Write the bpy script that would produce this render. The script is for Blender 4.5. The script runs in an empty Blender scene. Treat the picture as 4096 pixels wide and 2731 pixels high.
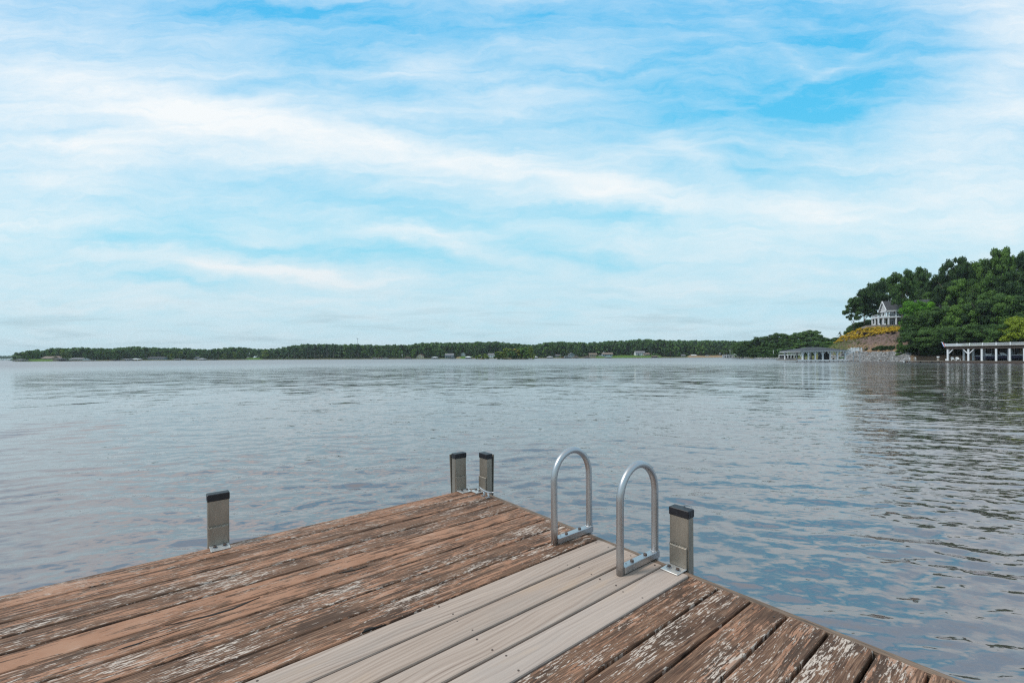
import bpy, math, random
import numpy as np
from mathutils import Vector, Matrix, Euler

# ------------------------------------------------------------------ camera
SC = bpy.context.scene
COL = SC.collection
FPX, CX, HY, ROLL, CAMZ = 1787.5, 2048.0, 1426.8, 0.0055, 2.2
cam = bpy.data.cameras.new('camera')
cam.sensor_width = 36.0
cam.lens = FPX / 4096 * 36.0
cam.shift_y = (HY - 1365.5) / 4096
cam.clip_start = 0.05
cam.clip_end = 20000
cam_ob = bpy.data.objects.new('camera', cam)
COL.objects.link(cam_ob)
cam_ob.matrix_world = (Matrix.Translation((0, 0, CAMZ)) @ Matrix.Rotation(math.radians(90), 4, 'X')
                       @ Matrix.Rotation(-ROLL, 4, 'Z'))
SC.camera = cam_ob
SC.view_settings.view_transform = 'Standard'
SC.view_settings.look = 'None'
SC.view_settings.exposure = 0.0
SC.view_settings.gamma = 1.0
SC.view_settings.use_curve_mapping = False
SC.cycles.max_bounces = 8
SC.cycles.volume_bounces = 0
SC.cycles.transparent_max_bounces = 8
SC.cycles.use_denoising = False
SC.cycles.caustics_reflective = False
SC.cycles.caustics_refractive = False
SC.cycles.sample_clamp_indirect = 2.5
SC.cycles.pixel_filter_type = 'BLACKMAN_HARRIS'
SC.cycles.filter_width = 1.25

SUN_EL, SUN_AZ = math.radians(54), math.radians(-105)     # azimuth clockwise from +Y (view direction)

# ------------------------------------------------------------------ node helper
class NT:
    def __init__(s, tree):
        s.t = tree
    def n(s, kind, **kw):
        nd = s.t.nodes.new(kind)
        for k, v in kw.items():
            setattr(nd, k, v)
        return nd
    def put(s, sock, v):
        if isinstance(v, bpy.types.NodeSocket):
            s.t.links.new(v, sock)
        elif v is not None:
            sock.default_value = v
    def math(s, op, a, b=None, c=None, clamp=False):
        nd = s.n('ShaderNodeMath', operation=op)
        nd.use_clamp = clamp
        s.put(nd.inputs[0], a)
        if b is not None: s.put(nd.inputs[1], b)
        if c is not None: s.put(nd.inputs[2], c)
        return nd.outputs[0]
    def vmath(s, op, a, b=None, scale=None):
        nd = s.n('ShaderNodeVectorMath', operation=op)
        s.put(nd.inputs[0], a)
        if b is not None: s.put(nd.inputs[1], b)
        if scale is not None: s.put(nd.inputs[3], scale)
        return nd.outputs['Value'] if op in ('LENGTH', 'DOT_PRODUCT') else nd.outputs[0]
    def noise(s, vec, scale, detail=4, rough=0.55, dist=0.0):
        nd = s.n('ShaderNodeTexNoise')
        s.put(nd.inputs['Vector'], vec)
        nd.inputs['Scale'].default_value = scale
        nd.inputs['Detail'].default_value = detail
        nd.inputs['Roughness'].default_value = rough
        nd.inputs['Distortion'].default_value = dist
        return nd
    def comb(s, x, y, z):
        nd = s.n('ShaderNodeCombineXYZ')
        for i, v in enumerate((x, y, z)): s.put(nd.inputs[i], v)
        return nd.outputs[0]
    def sep(s, v):
        nd = s.n('ShaderNodeSeparateXYZ'); s.put(nd.inputs[0], v)
        return nd.outputs
    def ramp(s, fac, stops, interp='LINEAR'):
        nd = s.n('ShaderNodeValToRGB')
        cr = nd.color_ramp; cr.interpolation = interp
        while len(cr.elements) < len(stops): cr.elements.new(0.5)
        for e, (p, c) in zip(cr.elements, stops):
            e.position = p
            e.color = (*c, 1) if len(c) == 3 else c
        s.put(nd.inputs[0], fac)
        return nd.outputs[0]
    def mix(s, fac, a, b, blend='MIX'):
        nd = s.n('ShaderNodeMix', data_type='RGBA', blend_type=blend)
        s.put(nd.inputs[0], fac)
        for k, v in ((6, a), (7, b)):
            if isinstance(v, tuple): v = (*v, 1) if len(v) == 3 else v
            s.put(nd.inputs[k], v)
        return nd.outputs[2]
    def smooth(s, v, lo, hi):
        nd = s.n('ShaderNodeMapRange', interpolation_type='SMOOTHSTEP')
        s.put(nd.inputs[0], v)
        nd.inputs[1].default_value = lo; nd.inputs[2].default_value = hi
        nd.inputs[3].default_value = 0; nd.inputs[4].default_value = 1
        return nd.outputs[0]

# ------------------------------------------------------------------ sky
world = bpy.data.worlds.new('World')
SC.world = world
world.use_nodes = True
wt = world.node_tree
for nd in list(wt.nodes): wt.nodes.remove(nd)
W = NT(wt)
geo = W.n('ShaderNodeTexCoord')
D = geo.outputs['Generated']
dx, dy, dz = W.sep(D)
ay = W.math('MAXIMUM', W.math('ABSOLUTE', dy), 0.14)
U = W.math('DIVIDE', dx, ay)
V = W.math('DIVIDE', dz, ay)
UV0 = W.comb(U, V, 0.0)
wn = W.noise(UV0, 2.6, 5, 0.6)
warp = W.vmath('SCALE', W.vmath('SUBTRACT', wn.outputs['Color'], (0.5, 0.5, 0.5)), scale=0.10)
wn2 = W.noise(W.vmath('MULTIPLY', UV0, (4, 13, 1)), 2.0, 4, 0.6)
warp2 = W.vmath('SCALE', W.vmath('SUBTRACT', wn2.outputs['Color'], (0.5, 0.5, 0.5)), scale=0.05)
UV = W.vmath('ADD', W.vmath('ADD', UV0, warp), warp2)
# cloud bands: (x, y, half-length, half-width, tilt, amount), on the picture grid of 2352 px
BANDS = [
 (270,215,430,75,14,.54),(60,480,190,110,0,.40),(620,310,260,45,18,.38),(1100,378,400,30,11,.55),
 (1500,440,260,30,8,.36),(980,548,340,17,13,.55),(650,622,350,17,7,.75),(1900,500,260,70,-8,.36),
 (2250,490,220,120,0,.36),(2260,230,170,80,-30,.50),(2280,40,190,50,15,.5),(1610,380,100,18,33,.45),
 (960,150,130,20,-15,.35),(1860,185,130,11,-26,.28),(1800,110,220,12,35,.15),(1930,300,200,12,-20,.15),(1560,180,220,12,12,.15),(400,700,350,18,2,.35),(760,690,300,14,3,.30),
 (150,640,200,26,4,.2),(1300,540,220,26,8,.25),(1400,620,260,14,3,.22),(1700,670,240,20,5,.3),(1150,250,260,60,15,.22),(150,330,300,60,5,.3),
 (1860,230,330,125,6,-.30),(1620,240,330,75,-4,-.34),(1540,70,260,110,0,-.40),(1900,20,260,70,0,-.38),
 (1760,330,190,45,-18,-.36),(620,15,380,55,5,-.55),(760,120,170,60,0,-.32),(300,543,200,22,0,-.42),
 (1050,500,250,30,10,-.38),(720,573,470,18,4,-.40),(1300,590,280,15,3,-.45),(900,655,300,10,5,-.3),
 (1450,500,140,18,0,-.45),(640,460,220,34,12,-.35),(2060,130,150,120,0,-.34),(420,640,140,10,5,-.45),
 (1150,610,260,16,5,-.35),(950,215,200,35,10,-.25),(1100,50,300,60,0,-.2),(250,470,200,20,8,-.2),
]
K = 1.7415
acc = None
for (bx, by, hl, hw, rot, amp) in BANDS:
    mp = W.n('ShaderNodeMapping', vector_type='TEXTURE')
    W.put(mp.inputs['Vector'], UV)
    sx, sy = bx*K, by*K
    mp.inputs['Location'].default_value = ((sx-CX)/FPX, (HY-sy)/FPX, 0)
    mp.inputs['Rotation'].default_value = (0, 0, -math.radians(rot))
    mp.inputs['Scale'].default_value = (hl*K/FPX, hw*K/FPX, 1)
    l = W.vmath('LENGTH', mp.outputs[0])
    l2 = W.math('POWER', l, 1.7)
    e = W.math('POWER', 0.45, l2)
    acc = W.math('MULTIPLY_ADD', e, amp, acc if acc is not None else 0.0)
pl = W.math('ADD', W.math('MAXIMUM', dz, 0.0), 0.10)
PL = W.comb(W.math('DIVIDE', dx, pl), W.math('DIVIDE', dy, pl), 0.0)
mpn = W.n('ShaderNodeMapping'); W.put(mpn.inputs[0], UV)
mpn.inputs['Rotation'].default_value = (0, 0, math.radians(11)); mpn.inputs['Scale'].default_value = (0.8, 7.5, 1)
fb1 = W.noise(mpn.outputs[0], 1.9, 10, 0.64, 0.25).outputs[0]
mpm = W.n('ShaderNodeMapping'); W.put(mpm.inputs[0], UV)
mpm.inputs['Rotation'].default_value = (0, 0, math.radians(-28)); mpm.inputs['Scale'].default_value = (1.6, 6.5, 1)
fb3 = W.noise(mpm.outputs[0], 2.4, 10, 0.68, 0.4).outputs[0]
fb2 = W.noise(PL, 0.85, 8, 0.6, 0.2).outputs[0]
low = W.smooth(V, 0.34, 0.03)
tex = W.math('ADD', W.math('MULTIPLY_ADD', fb1, 1.7, -0.85), W.math('MULTIPLY_ADD', fb3, 1.2, -0.60))
tex = W.math('ADD', tex, W.math('MULTIPLY', W.math('MULTIPLY_ADD', fb2, 0.8, -0.40), low))
dens = W.math('ADD', W.math('ADD', acc, tex), W.math('MULTIPLY_ADD', low, 0.08, 0.42))
cover = W.math('MULTIPLY', W.math('ADD', dens, 0.34), 0.63, clamp=True)
blue = W.ramp(V, [(0.0, (.50,.76,.86)), (0.10, (.34,.74,.90)), (0.28, (.24,.73,.94)), (0.55, (.10,.60,.945)), (1.0, (.075,.50,.93))])
cloud = W.ramp(V, [(0.0, (.66,.77,.83)), (0.12, (.78,.86,.90)), (0.3, (.90,.95,.97)), (0.6, (.93,.97,.99)), (1.0, (.90,.95,.98))])
sky = W.n('ShaderNodeTexSky', sky_type='NISHITA')
sky.sun_disc = False; sky.sun_elevation = SUN_EL; sky.sun_rotation = SUN_AZ
base = W.mix(0.93, W.vmath('SCALE', sky.outputs[0], scale=0.1), blue)
col = W.mix(cover, base, cloud)
# grey undersides of the low cloud deck
gy = W.noise(W.vmath('MULTIPLY', UV0, (1.6, 15, 1)), 2.6, 6, 0.6, 0.4).outputs[0]
gmask = W.math('MULTIPLY', W.smooth(gy, 0.46, 0.72), W.math('MULTIPLY', W.smooth(V, 0.0, 0.03), W.smooth(V, 0.19, 0.05)))
col = W.mix(W.math('MULTIPLY', gmask, 0.72), col, (.44,.60,.67))
# high sky outside the frame thins to plain soft cloud
hi = W.smooth(dz, 0.62, 0.85)
col = W.mix(hi, col, (.62,.72,.80))
bg = W.n('ShaderNodeBackground')
W.put(bg.inputs[0], W.vmath('SCALE', col, scale=10.0))
bg.inputs[1].default_value = 0.1
wo = W.n('ShaderNodeOutputWorld')
wt.links.new(bg.outputs[0], wo.inputs[0])

sun = bpy.data.lights.new('sun', 'SUN')
sun.energy = 2.3
sun.angle = math.radians(11)
sun.color = (1.0, 0.96, 0.90)
sun_ob = bpy.data.objects.new('sun', sun)
COL.objects.link(sun_ob)
sdir = Vector((math.sin(SUN_AZ)*math.cos(SUN_EL), math.cos(SUN_AZ)*math.cos(SUN_EL), math.sin(SUN_EL)))
sun_ob.rotation_euler = sdir.to_track_quat('Z', 'Y').to_euler()

# ------------------------------------------------------------------ building helpers
def horizon(sx):
    return HY - math.tan(ROLL)*(sx - CX)
def px(sx, sy, Y):
    """world point seen at a pixel of the 4096 px photograph, at depth Y"""
    a0, b0 = sx-CX, sy-HY
    c, s = math.cos(ROLL), math.sin(ROLL)
    return Vector(((c*a0-s*b0)/FPX*Y, Y, CAMZ-(s*a0+c*b0)/FPX*Y))
def tt(sx): return (sx-CX)/FPX
def zat(sx, sy, Y): return px(sx, sy, Y).z
def xat(sx, Y): return tt(sx)*Y

def tag(o, label=None, cat=None, group=None, kind=None):
    if label: o['label'] = label
    if cat: o['category'] = cat
    if group: o['group'] = group
    if kind: o['kind'] = kind
    return o
def empty(name, loc=(0,0,0), rz=0.0, label=None, cat=None, group=None):
    o = bpy.data.objects.new(name, None)
    o.empty_display_size = 0.2
    COL.objects.link(o)
    o.location = loc; o.rotation_euler = (0, 0, rz)
    return tag(o, label, cat, group)

class MB:
    def __init__(s): s.v = []; s.f = []; s.sm = []
    def add(s, vs, fs, smooth=False):
        o = len(s.v); s.v += [tuple(p) for p in vs]
        s.f += [tuple(i+o for i in f) for f in fs]; s.sm += [smooth]*len(fs); return s
    def box(s, x0, x1, y0, y1, z0, z1, bev=0.0):
        if bev <= 0:
            v = [(x0,y0,z0),(x1,y0,z0),(x1,y1,z0),(x0,y1,z0),(x0,y0,z1),(x1,y0,z1),(x1,y1,z1),(x0,y1,z1)]
            return s.add(v, [(0,3,2,1),(4,5,6,7),(0,1,5,4),(1,2,6,5),(2,3,7,6),(3,0,4,7)])
        b = bev
        rings = []
        for z, i in ((z0, b), (z0+b, 0), (z1-b, 0), (z1, b)):
            q = i
            xa, xb, ya, yb = x0+q, x1-q, y0+q, y1-q
            e = b if q == 0 else b*0.5
            rings.append([(xa+e,ya,z),(xb-e,ya,z),(xb,ya+e,z),(xb,yb-e,z),(xb-e,yb,z),(xa+e,yb,z),(xa,yb-e,z),(xa,ya+e,z)])
        v = [p for r in rings for p in r]; f = []
        for k in range(3):
            for i in range(8):
                j = (i+1) % 8
                f.append((k*8+i, k*8+j, (k+1)*8+j, (k+1)*8+i))
        f.append(tuple(reversed(range(8)))); f.append(tuple(range(24, 32)))
        return s.add(v, f)
    def beam(s, a, b, w, h=None, up=(0,0,1)):
        a, b = Vector(a), Vector(b); h = h or w
        d = (b-a).normalized(); u = Vector(up)
        r = d.cross(u)
        if r.length < 1e-3: r = d.cross(Vector((0,1,0)))
        r.normalize(); u = r.cross(d).normalized()
        v = []
        for p in (a, b):
            for (i, j) in ((-1,-1),(1,-1),(1,1),(-1,1)):
                v.append(p + r*(i*w/2) + u*(j*h/2))
        return s.add(v, [(0,1,2,3),(7,6,5,4),(0,4,5,1),(1,5,6,2),(2,6,7,3),(3,7,4,0)])
    def tube(s, pts, rad, n=12, cap=True):
        pts = [Vector(p) for p in pts]
        rad = rad if isinstance(rad, (list, tuple)) else [rad]*len(pts)
        ref = None; v = []
        for i, p in enumerate(pts):
            d = (pts[min(i+1, len(pts)-1)] - pts[max(i-1, 0)]).normalized()
            if ref is None:
                ref = d.cross(Vector((0.13,0.97,0.2))).normalized()
            ref = (ref - d*ref.dot(d)).normalized()
            q = d.cross(ref)
            for k in range(n):
                a = 2*math.pi*k/n
                v.append(p + (ref*math.cos(a) + q*math.sin(a))*rad[i])
        f = []
        for i in range(len(pts)-1):
            for k in range(n):
                j = (k+1) % n
                f.append((i*n+k, i*n+j, (i+1)*n+j, (i+1)*n+k))
        s.add(v, f, True)
        if cap:
            o = len(s.v) - len(v)
            s.f.append(tuple(o+k for k in reversed(range(n)))); s.sm.append(False)
            s.f.append(tuple(o+(len(pts)-1)*n+k for k in range(n))); s.sm.append(False)
        return s
    def ball(s, c, r, rng, seg=6, rings=4, jit=0.25):
        v = []; f = []
        for i in range(rings+1):
            th = math.pi*i/rings
            for k in range(seg):
                a = 2*math.pi*k/seg + i*0.4
                q = 1 + rng.uniform(-jit, jit)
                v.append((c[0]+r[0]*math.sin(th)*math.cos(a)*q, c[1]+r[1]*math.sin(th)*math.sin(a)*q, c[2]+r[2]*math.cos(th)*q))
        for i in range(rings):
            for k in range(seg):
                j = (k+1) % seg
                f.append((i*seg+k, (i+1)*seg+k, (i+1)*seg+j, i*seg+j))
        return s.add(v, f)
    def hip(s, x0, x1, y0, y1, ze, zp, ridge, thick=0.15):
        """hip roof: eave rectangle, ridge half-length along x"""
        cx, cy = (x0+x1)/2, (y0+y1)/2
        v = [(x0,y0,ze),(x1,y0,ze),(x1,y1,ze),(x0,y1,ze),(cx-ridge,cy,zp),(cx+ridge,cy,zp),
             (x0,y0,ze-thick),(x1,y0,ze-thick),(x1,y1,ze-thick),(x0,y1,ze-thick)]
        return s.add(v, [(0,1,5,4),(1,2,5),(2,3,4,5),(3,0,4),(0,6,7,1),(1,7,8,2),(2,8,9,3),(3,9,6,0),(9,8,7,6)])
    def gable(s, x0, x1, y0, y1, ze, zp, thick=0.2, axis='x'):
        """two roof slabs; ridge along axis"""
        t = thick
        if axis == 'x':
            cy = (y0+y1)/2
            for ya in (y0, y1):
                v = [(x0,ya,ze),(x1,ya,ze),(x1,cy,zp),(x0,cy,zp)]
                v += [(p[0],p[1],p[2]-t) for p in v]
                f = [(0,1,2,3),(7,6,5,4),(0,4,5,1),(1,5,6,2),(2,6,7,3),(3,7,4,0)]
                s.add(v, f)
        else:
            cx = (x0+x1)/2
            for xa in (x0, x1):
                v = [(xa,y0,ze),(xa,y1,ze),(cx,y1,zp),(cx,y0,zp)]
                v += [(p[0],p[1],p[2]-t) for p in v]
                s.add(v, [(0,1,2,3),(7,6,5,4),(0,4,5,1),(1,5,6,2),(2,6,7,3),(3,7,4,0)])
        return s
    def mesh(s, name, mat):
        m = bpy.data.meshes.new(name)
        m.from_pydata(s.v, [], s.f); m.update()
        if any(s.sm): m.polygons.foreach_set('use_smooth', s.sm)
        m.materials.append(mat)
        return m
    def build(s, name, mat, parent=None):
        o = bpy.data.objects.new(name, s.mesh(name, mat))
        COL.objects.link(o)
        if parent: o.parent = parent
        return o
def np_mesh(name, verts, quads, mat, smooth=False):
    m = bpy.data.meshes.new(name)
    verts = np.asarray(verts, np.float32); quads = np.asarray(quads, np.int32)
    n = quads.shape[1]
    m.vertices.add(len(verts)); m.vertices.foreach_set('co', verts.ravel())
    m.loops.add(quads.size); m.loops.foreach_set('vertex_index', quads.ravel())
    m.polygons.add(len(quads))
    m.polygons.foreach_set('loop_start', np.arange(0, quads.size, n, dtype=np.int32))
    m.polygons.foreach_set('loop_total', np.full(len(quads), n, np.int32))
    m.update(calc_edges=True)
    if smooth: m.polygons.foreach_set('use_smooth', np.ones(len(quads), bool))
    m.materials.append(mat)
    return m
def link(name, mesh, parent=None):
    o = bpy.data.objects.new(name, mesh); COL.objects.link(o)
    if parent: o.parent = parent
    return o
def copy_tree(o, parent=None):
    c = o.copy(); COL.objects.link(c)
    if parent: c.parent = parent
    for ch in [x for x in COL.objects if x.parent == o]:
        copy_tree(ch, c)
    return c

# ------------------------------------------------------------------ materials
def newmat(name):
    m = bpy.data.materials.new(name); m.use_nodes = True
    t = m.node_tree
    b = next(n for n in t.nodes if n.type == 'BSDF_PRINCIPLED')
    return m, NT(t), b
def plain(name, c, rough=0.6, var=0.15, scale=3.0, metal=0.0, spec=0.5, bump=0.0, stretch=None):
    m, N, b = newmat(name)
    tc = N.n('ShaderNodeTexCoord').outputs['Object']
    if stretch: tc = N.vmath('MULTIPLY', tc, stretch)
    nz = N.noise(tc, scale, 5, 0.6).outputs[0]
    lo = tuple(x*(1-var) for x in c); hi = tuple(min(1, x*(1+var)) for x in c)
    N.put(b.inputs['Base Color'], N.ramp(nz, [(0.3, lo), (0.7, hi)]))
    b.inputs['Roughness'].default_value = rough
    b.inputs['Metallic'].default_value = metal
    b.inputs['Specular IOR Level'].default_value = spec
    if bump:
        bp = N.n('ShaderNodeBump'); bp.inputs['Strength'].default_value = bump; bp.inputs['Distance'].default_value = 0.01
        N.put(bp.inputs['Height'], nz); N.put(b.inputs['Normal'], bp.outputs[0])
    return m
def foliage(name, dark, light, scale=1.0, trans=0.25, rnd=0.75):
    m, N, b = newmat(name)
    g = N.n('ShaderNodeNewGeometry')
    oi = N.n('ShaderNodeObjectInfo')
    nz = N.noise(N.vmath('ADD', g.outputs['Position'], N.comb(oi.outputs['Random'], 0.0, 0.0)), scale, 3, 0.6).outputs[0]
    f = N.math('ADD', N.math('MULTIPLY_ADD', nz, 1.5, -0.25), N.math('MULTIPLY_ADD', oi.outputs['Random'], rnd, -rnd/2))
    f = N.math('ADD', f, N.math('MULTIPLY_ADD', g.outputs['Random Per Island'], 0.4, -0.2), clamp=True)
    c = N.mix(f, dark, light)
    N.put(b.inputs['Base Color'], c)
    b.inputs['Roughness'].default_value = 0.65
    b.inputs['Specular IOR Level'].default_value = 0.25
    tr = N.n('ShaderNodeBsdfTranslucent'); N.put(tr.inputs[0], N.mix(0.5, c, light))
    mx = N.n('ShaderNodeMixShader'); mx.inputs[0].default_value = trans
    out = next(n for n in N.t.nodes if n.type == 'OUTPUT_MATERIAL')
    N.t.links.new(b.outputs[0], mx.inputs[1]); N.t.links.new(tr.outputs[0], mx.inputs[2])
    N.t.links.new(mx.outputs[0], out.inputs[0])
    return m

M = {}
M['white'] = plain('white_paint', (.78,.79,.80), 0.5, 0.05)
M['white_roof'] = plain('white_metal_roof', (.80,.80,.80), 0.45, 0.05)
M['cream'] = plain('cream_siding', (.66,.56,.40), 0.6, 0.06)
M['bluegrey'] = plain('bluegrey_siding', (.24,.31,.36), 0.6, 0.08)
M['greyside'] = plain('grey_siding', (.30,.33,.36), 0.6, 0.08)
M['tan'] = plain('tan_siding', (.40,.31,.22), 0.6, 0.1)
M['brick'] = plain('brown_brick', (.25,.14,.10), 0.75, 0.2)
M['roof_dark'] = plain('dark_shingles', (.055,.058,.065), 0.8, 0.35, 2.5)
M['roof_grey'] = plain('grey_shingles', (.19,.19,.20), 0.8, 0.2, 2.0)
M['roof_brown'] = plain('brown_shingles', (.20,.15,.12), 0.8, 0.25, 2.0)
M['roof_red'] = plain('red_brown_shingles', (.17,.085,.07), 0.8, 0.2, 2.0)
M['glass'] = plain('dark_window_glass', (.035,.045,.055), 0.12, 0.2)
M['dark_recess'] = plain('dark_screen_and_interior', (.022,.024,.028), 0.5, 0.3)  # near-black, for porch screens and for the dark boathouse interior
M['dockwood'] = plain('grey_dock_wood', (.22,.19,.155), 0.8, 0.25, 4.0)
M['darkwood'] = plain('dark_stained_beam', (.085,.06,.045), 0.7, 0.25, 3.0)
M['bark'] = plain('tree_bark', (.10,.075,.055), 0.9, 0.35, 4.0)
M['palebark'] = plain('pale_bark', (.20,.175,.15), 0.9, 0.3, 4.0)
M['stone'] = plain('grey_rock', (.30,.295,.29), 0.85, 0.45, 1.4)
M['wallstone'] = plain('tan_wall_stone', (.27,.235,.20), 0.85, 0.25, 2.0)
M['orange'] = plain('orange_plastic', (.75,.22,.05), 0.4, 0.1)
M['lime'] = plain('lime_green_plastic', (.03,.55,.03), 0.4, 0.1)
M['navy'] = plain('navy_gelcoat', (.012,.02,.06), 0.2, 0.1)
M['black'] = plain('black_plastic', (.012,.012,.016), 0.45, 0.3, 20)
M['skyblue'] = plain('blue_fabric', (.08,.22,.55), 0.7, 0.1)
M['redcloth'] = plain('red_fabric', (.50,.05,.06), 0.7, 0.1)
M['teal'] = plain('teal_canvas', (.30,.46,.48), 0.6, 0.1)
M['yellowwall'] = plain('yellow_canvas', (.62,.60,.22), 0.6, 0.1)
M['steelgrey'] = plain('galvanised_steel', (.32,.34,.36), 0.5, 0.1, metal=0.4)
M['sand'] = plain('bare_sand', (.42,.33,.23), 0.9, 0.15, 0.3)

# ------------------------------------------------------------------ water
def water_mat():
    m, N, b = newmat('lake_water')
    b.inputs['Base Color'].default_value = (.33, .29, .285, 1)
    b.inputs['Metallic'].default_value = 0.85
    b.inputs['Specular Tint'].default_value = (1.0, .93, .915, 1)
    b.inputs['IOR'].default_value = 1.33
    g = N.n('ShaderNodeNewGeometry')
    P = g.outputs['Position']
    x, y, z = N.sep(P)
    dist = N.vmath('LENGTH', N.comb(x, y, 0.0))
    far = N.smooth(dist, 10.0, 70.0)
    N.put(b.inputs['Roughness'], N.math('ADD', N.math('MULTIPLY_ADD', N.smooth(dist, 30.0, 230.0), 0.28, 0.025), N.math('MULTIPLY_ADD', N.smooth(dist, 3.0, 11.0), -0.06, 0.06)))
    # ripples fan out: crests follow rings round a point behind the dock
    cx_, cy_ = x, N.math('ADD', y, 12.0)
    q = N.vmath('LENGTH', N.comb(cx_, cy_, 0.0))
    rd = N.vmath('NORMALIZE', N.comb(cx_, cy_, 0.0))
    td = N.comb(N.sep(rd)[1], N.math('MULTIPLY', N.sep(rd)[0], -1.0), 0.0)
    ang = N.math('MULTIPLY', N.math('ARCTAN2', cx_, cy_), 19.0)
    P2 = N.comb(ang, q, 0.0)
    P3 = N.comb(x, y, 0.0)
    def grad(scale, stretch, detail, rough=0.55, dist_=0.0, src=P2):
        c = N.noise(N.vmath('MULTIPLY', src, stretch), scale, detail, rough, dist_).outputs['Color']
        return N.vmath('SUBTRACT', c, (0.5, 0.5, 0.5))
    n0 = grad(14.0, (0.40, 1.0, 1), 3, .55, .3)     # finger-wide ripples close by
    n1 = grad(5.0, (0.40, 1.0, 1), 3, .5, .4)      # hand-sized ripples
    n2 = grad(1.3, (0.45, 1.0, 1), 3)              # wavelets that the mesh no longer resolves far away
    n3 = grad(0.045, (0.35, 1.0, 1), 4, src=P3)    # wind patches
    near = N.math('SUBTRACT', 1.0, N.smooth(dist, 6.0, 40.0))
    amp0 = N.math('MULTIPLY_ADD', near, 0.50, 0.05)
    amp1 = N.math('ADD', N.math('MULTIPLY_ADD', far, 0.33, 0.19), N.math('MULTIPLY_ADD', N.smooth(dist, 3.0, 12.0), -0.14, 0.14))
    amp2 = N.math('MULTIPLY_ADD', far, 0.26, 0.14)
    patch = N.math('MULTIPLY_ADD', N.sep(n3)[0], 2.4, 1.0)
    v = N.vmath('ADD', N.vmath('SCALE', n1, scale=amp1), N.vmath('SCALE', n2, scale=amp2))
    v = N.vmath('ADD', v, N.vmath('SCALE', n0, scale=amp0))
    v = N.vmath('SCALE', v, scale=patch)
    vx, vy, vz = N.sep(v)
    v = N.vmath('ADD', N.vmath('SCALE', rd, scale=vy), N.vmath('SCALE', td, scale=N.math('MULTIPLY', vx, 0.95)))
    nrm = N.vmath('NORMALIZE', N.vmath('ADD', g.outputs['Normal'], v))
    N.put(b.inputs['Normal'], nrm)
    return m
M['water'] = water_mat()

def smooth01(a): a = np.clip(a, 0, 1); return a*a*(3-2*a)
def make_water():
    rng = np.random.default_rng(7)
    rows = np.concatenate([np.linspace(-60, 0.6, 24), np.geomspace(0.9, 120, 860), np.geomspace(140, 2380, 40)])
    tcol = np.concatenate([np.linspace(-3.2, -1.35, 60), np.linspace(-1.34, 1.34, 860), np.linspace(1.35, 3.2, 60)])
    Yg, Tg = np.meshgrid(rows, tcol, indexing='ij')
    Weff = np.maximum(np.abs(Yg), 2.2) * 1.0
    Weff = np.where(Yg < 0, 60.0, Weff)
    X = Tg*Weff
    Y = Yg
    dY = np.gradient(rows)[:, None]*np.ones_like(X)
    Z = np.zeros_like(X)
    R = np.hypot(X, Y)
    # slow modulation so that calm and rippled patches alternate
    mod = 1 + 0.35*np.sin(X*0.31+Y*0.17+1.0)*np.sin(Y*0.23-X*0.11) + 0.2*np.sin(X*0.9-Y*0.6)
    wx = 0.22*np.sin(Y*0.9+X*0.5) + 0.12*np.sin(X*2.1-Y*1.3+2)
    wy = 0.22*np.sin(X*0.8-Y*0.4+1) + 0.12*np.sin(X*1.7+Y*2.3)
    n = 84
    lam = np.exp(rng.uniform(np.log(0.13), np.log(1.0), n))
    for i in range(n):
        k = 2*math.pi/lam[i]
        ang = rng.normal(0, 0.42)
        rc = rng.uniform(9, 45)
        c = (rc*math.sin(ang)*-1.0, -rc*math.cos(ang))
        d = np.hypot(X+wx-c[0], Y+wy-c[1])
        slope = 0.0195*(lam[i]/0.4)**-0.05
        att = smooth01((lam[i]/np.maximum(dY, 1e-4) - 3.0)/5.0)
        ph = rng.uniform(0, 6.283)
        s = np.sin(k*d+ph)
        env = 0.6 + 0.4*np.sin(0.35*X*rng.uniform(.5, 1.5)+rng.uniform(0, 6)+0.3*Y)
        Z += slope/k*s*att*mod*env
    Z[R > 400] = 0
    V = np.stack([X, Y, Z], -1).reshape(-1, 3)
    nr, nc = X.shape
    idx = np.arange(nr*nc).reshape(nr, nc)
    Q = np.stack([idx[:-1, :-1], idx[:-1, 1:], idx[1:, 1:], idx[1:, :-1]], -1).reshape(-1, 4)
    o = link('water', np_mesh('water', V, Q, M['water'], True))
    tag(o, 'wide grey-blue lake with small wind ripples', 'lake', kind='structure')
make_water()

# ------------------------------------------------------------------ near dock
DTH = 0.88617
DECK_Z = CAMZ - 1.4
e_u = Vector((math.sin(DTH), math.cos(DTH), 0)); e_v = Vector((-math.cos(DTH), math.sin(DTH), 0))
DOCK_M = Matrix(((e_u.x, e_v.x, 0, 0), (e_u.y, e_v.y, 0, 0), (0, 0, 1, DECK_Z), (0, 0, 0, 1)))
DOCK_RZ = math.atan2(e_u.y, e_u.x)
V_EDGE, U_END = 3.98, 2.665

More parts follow.
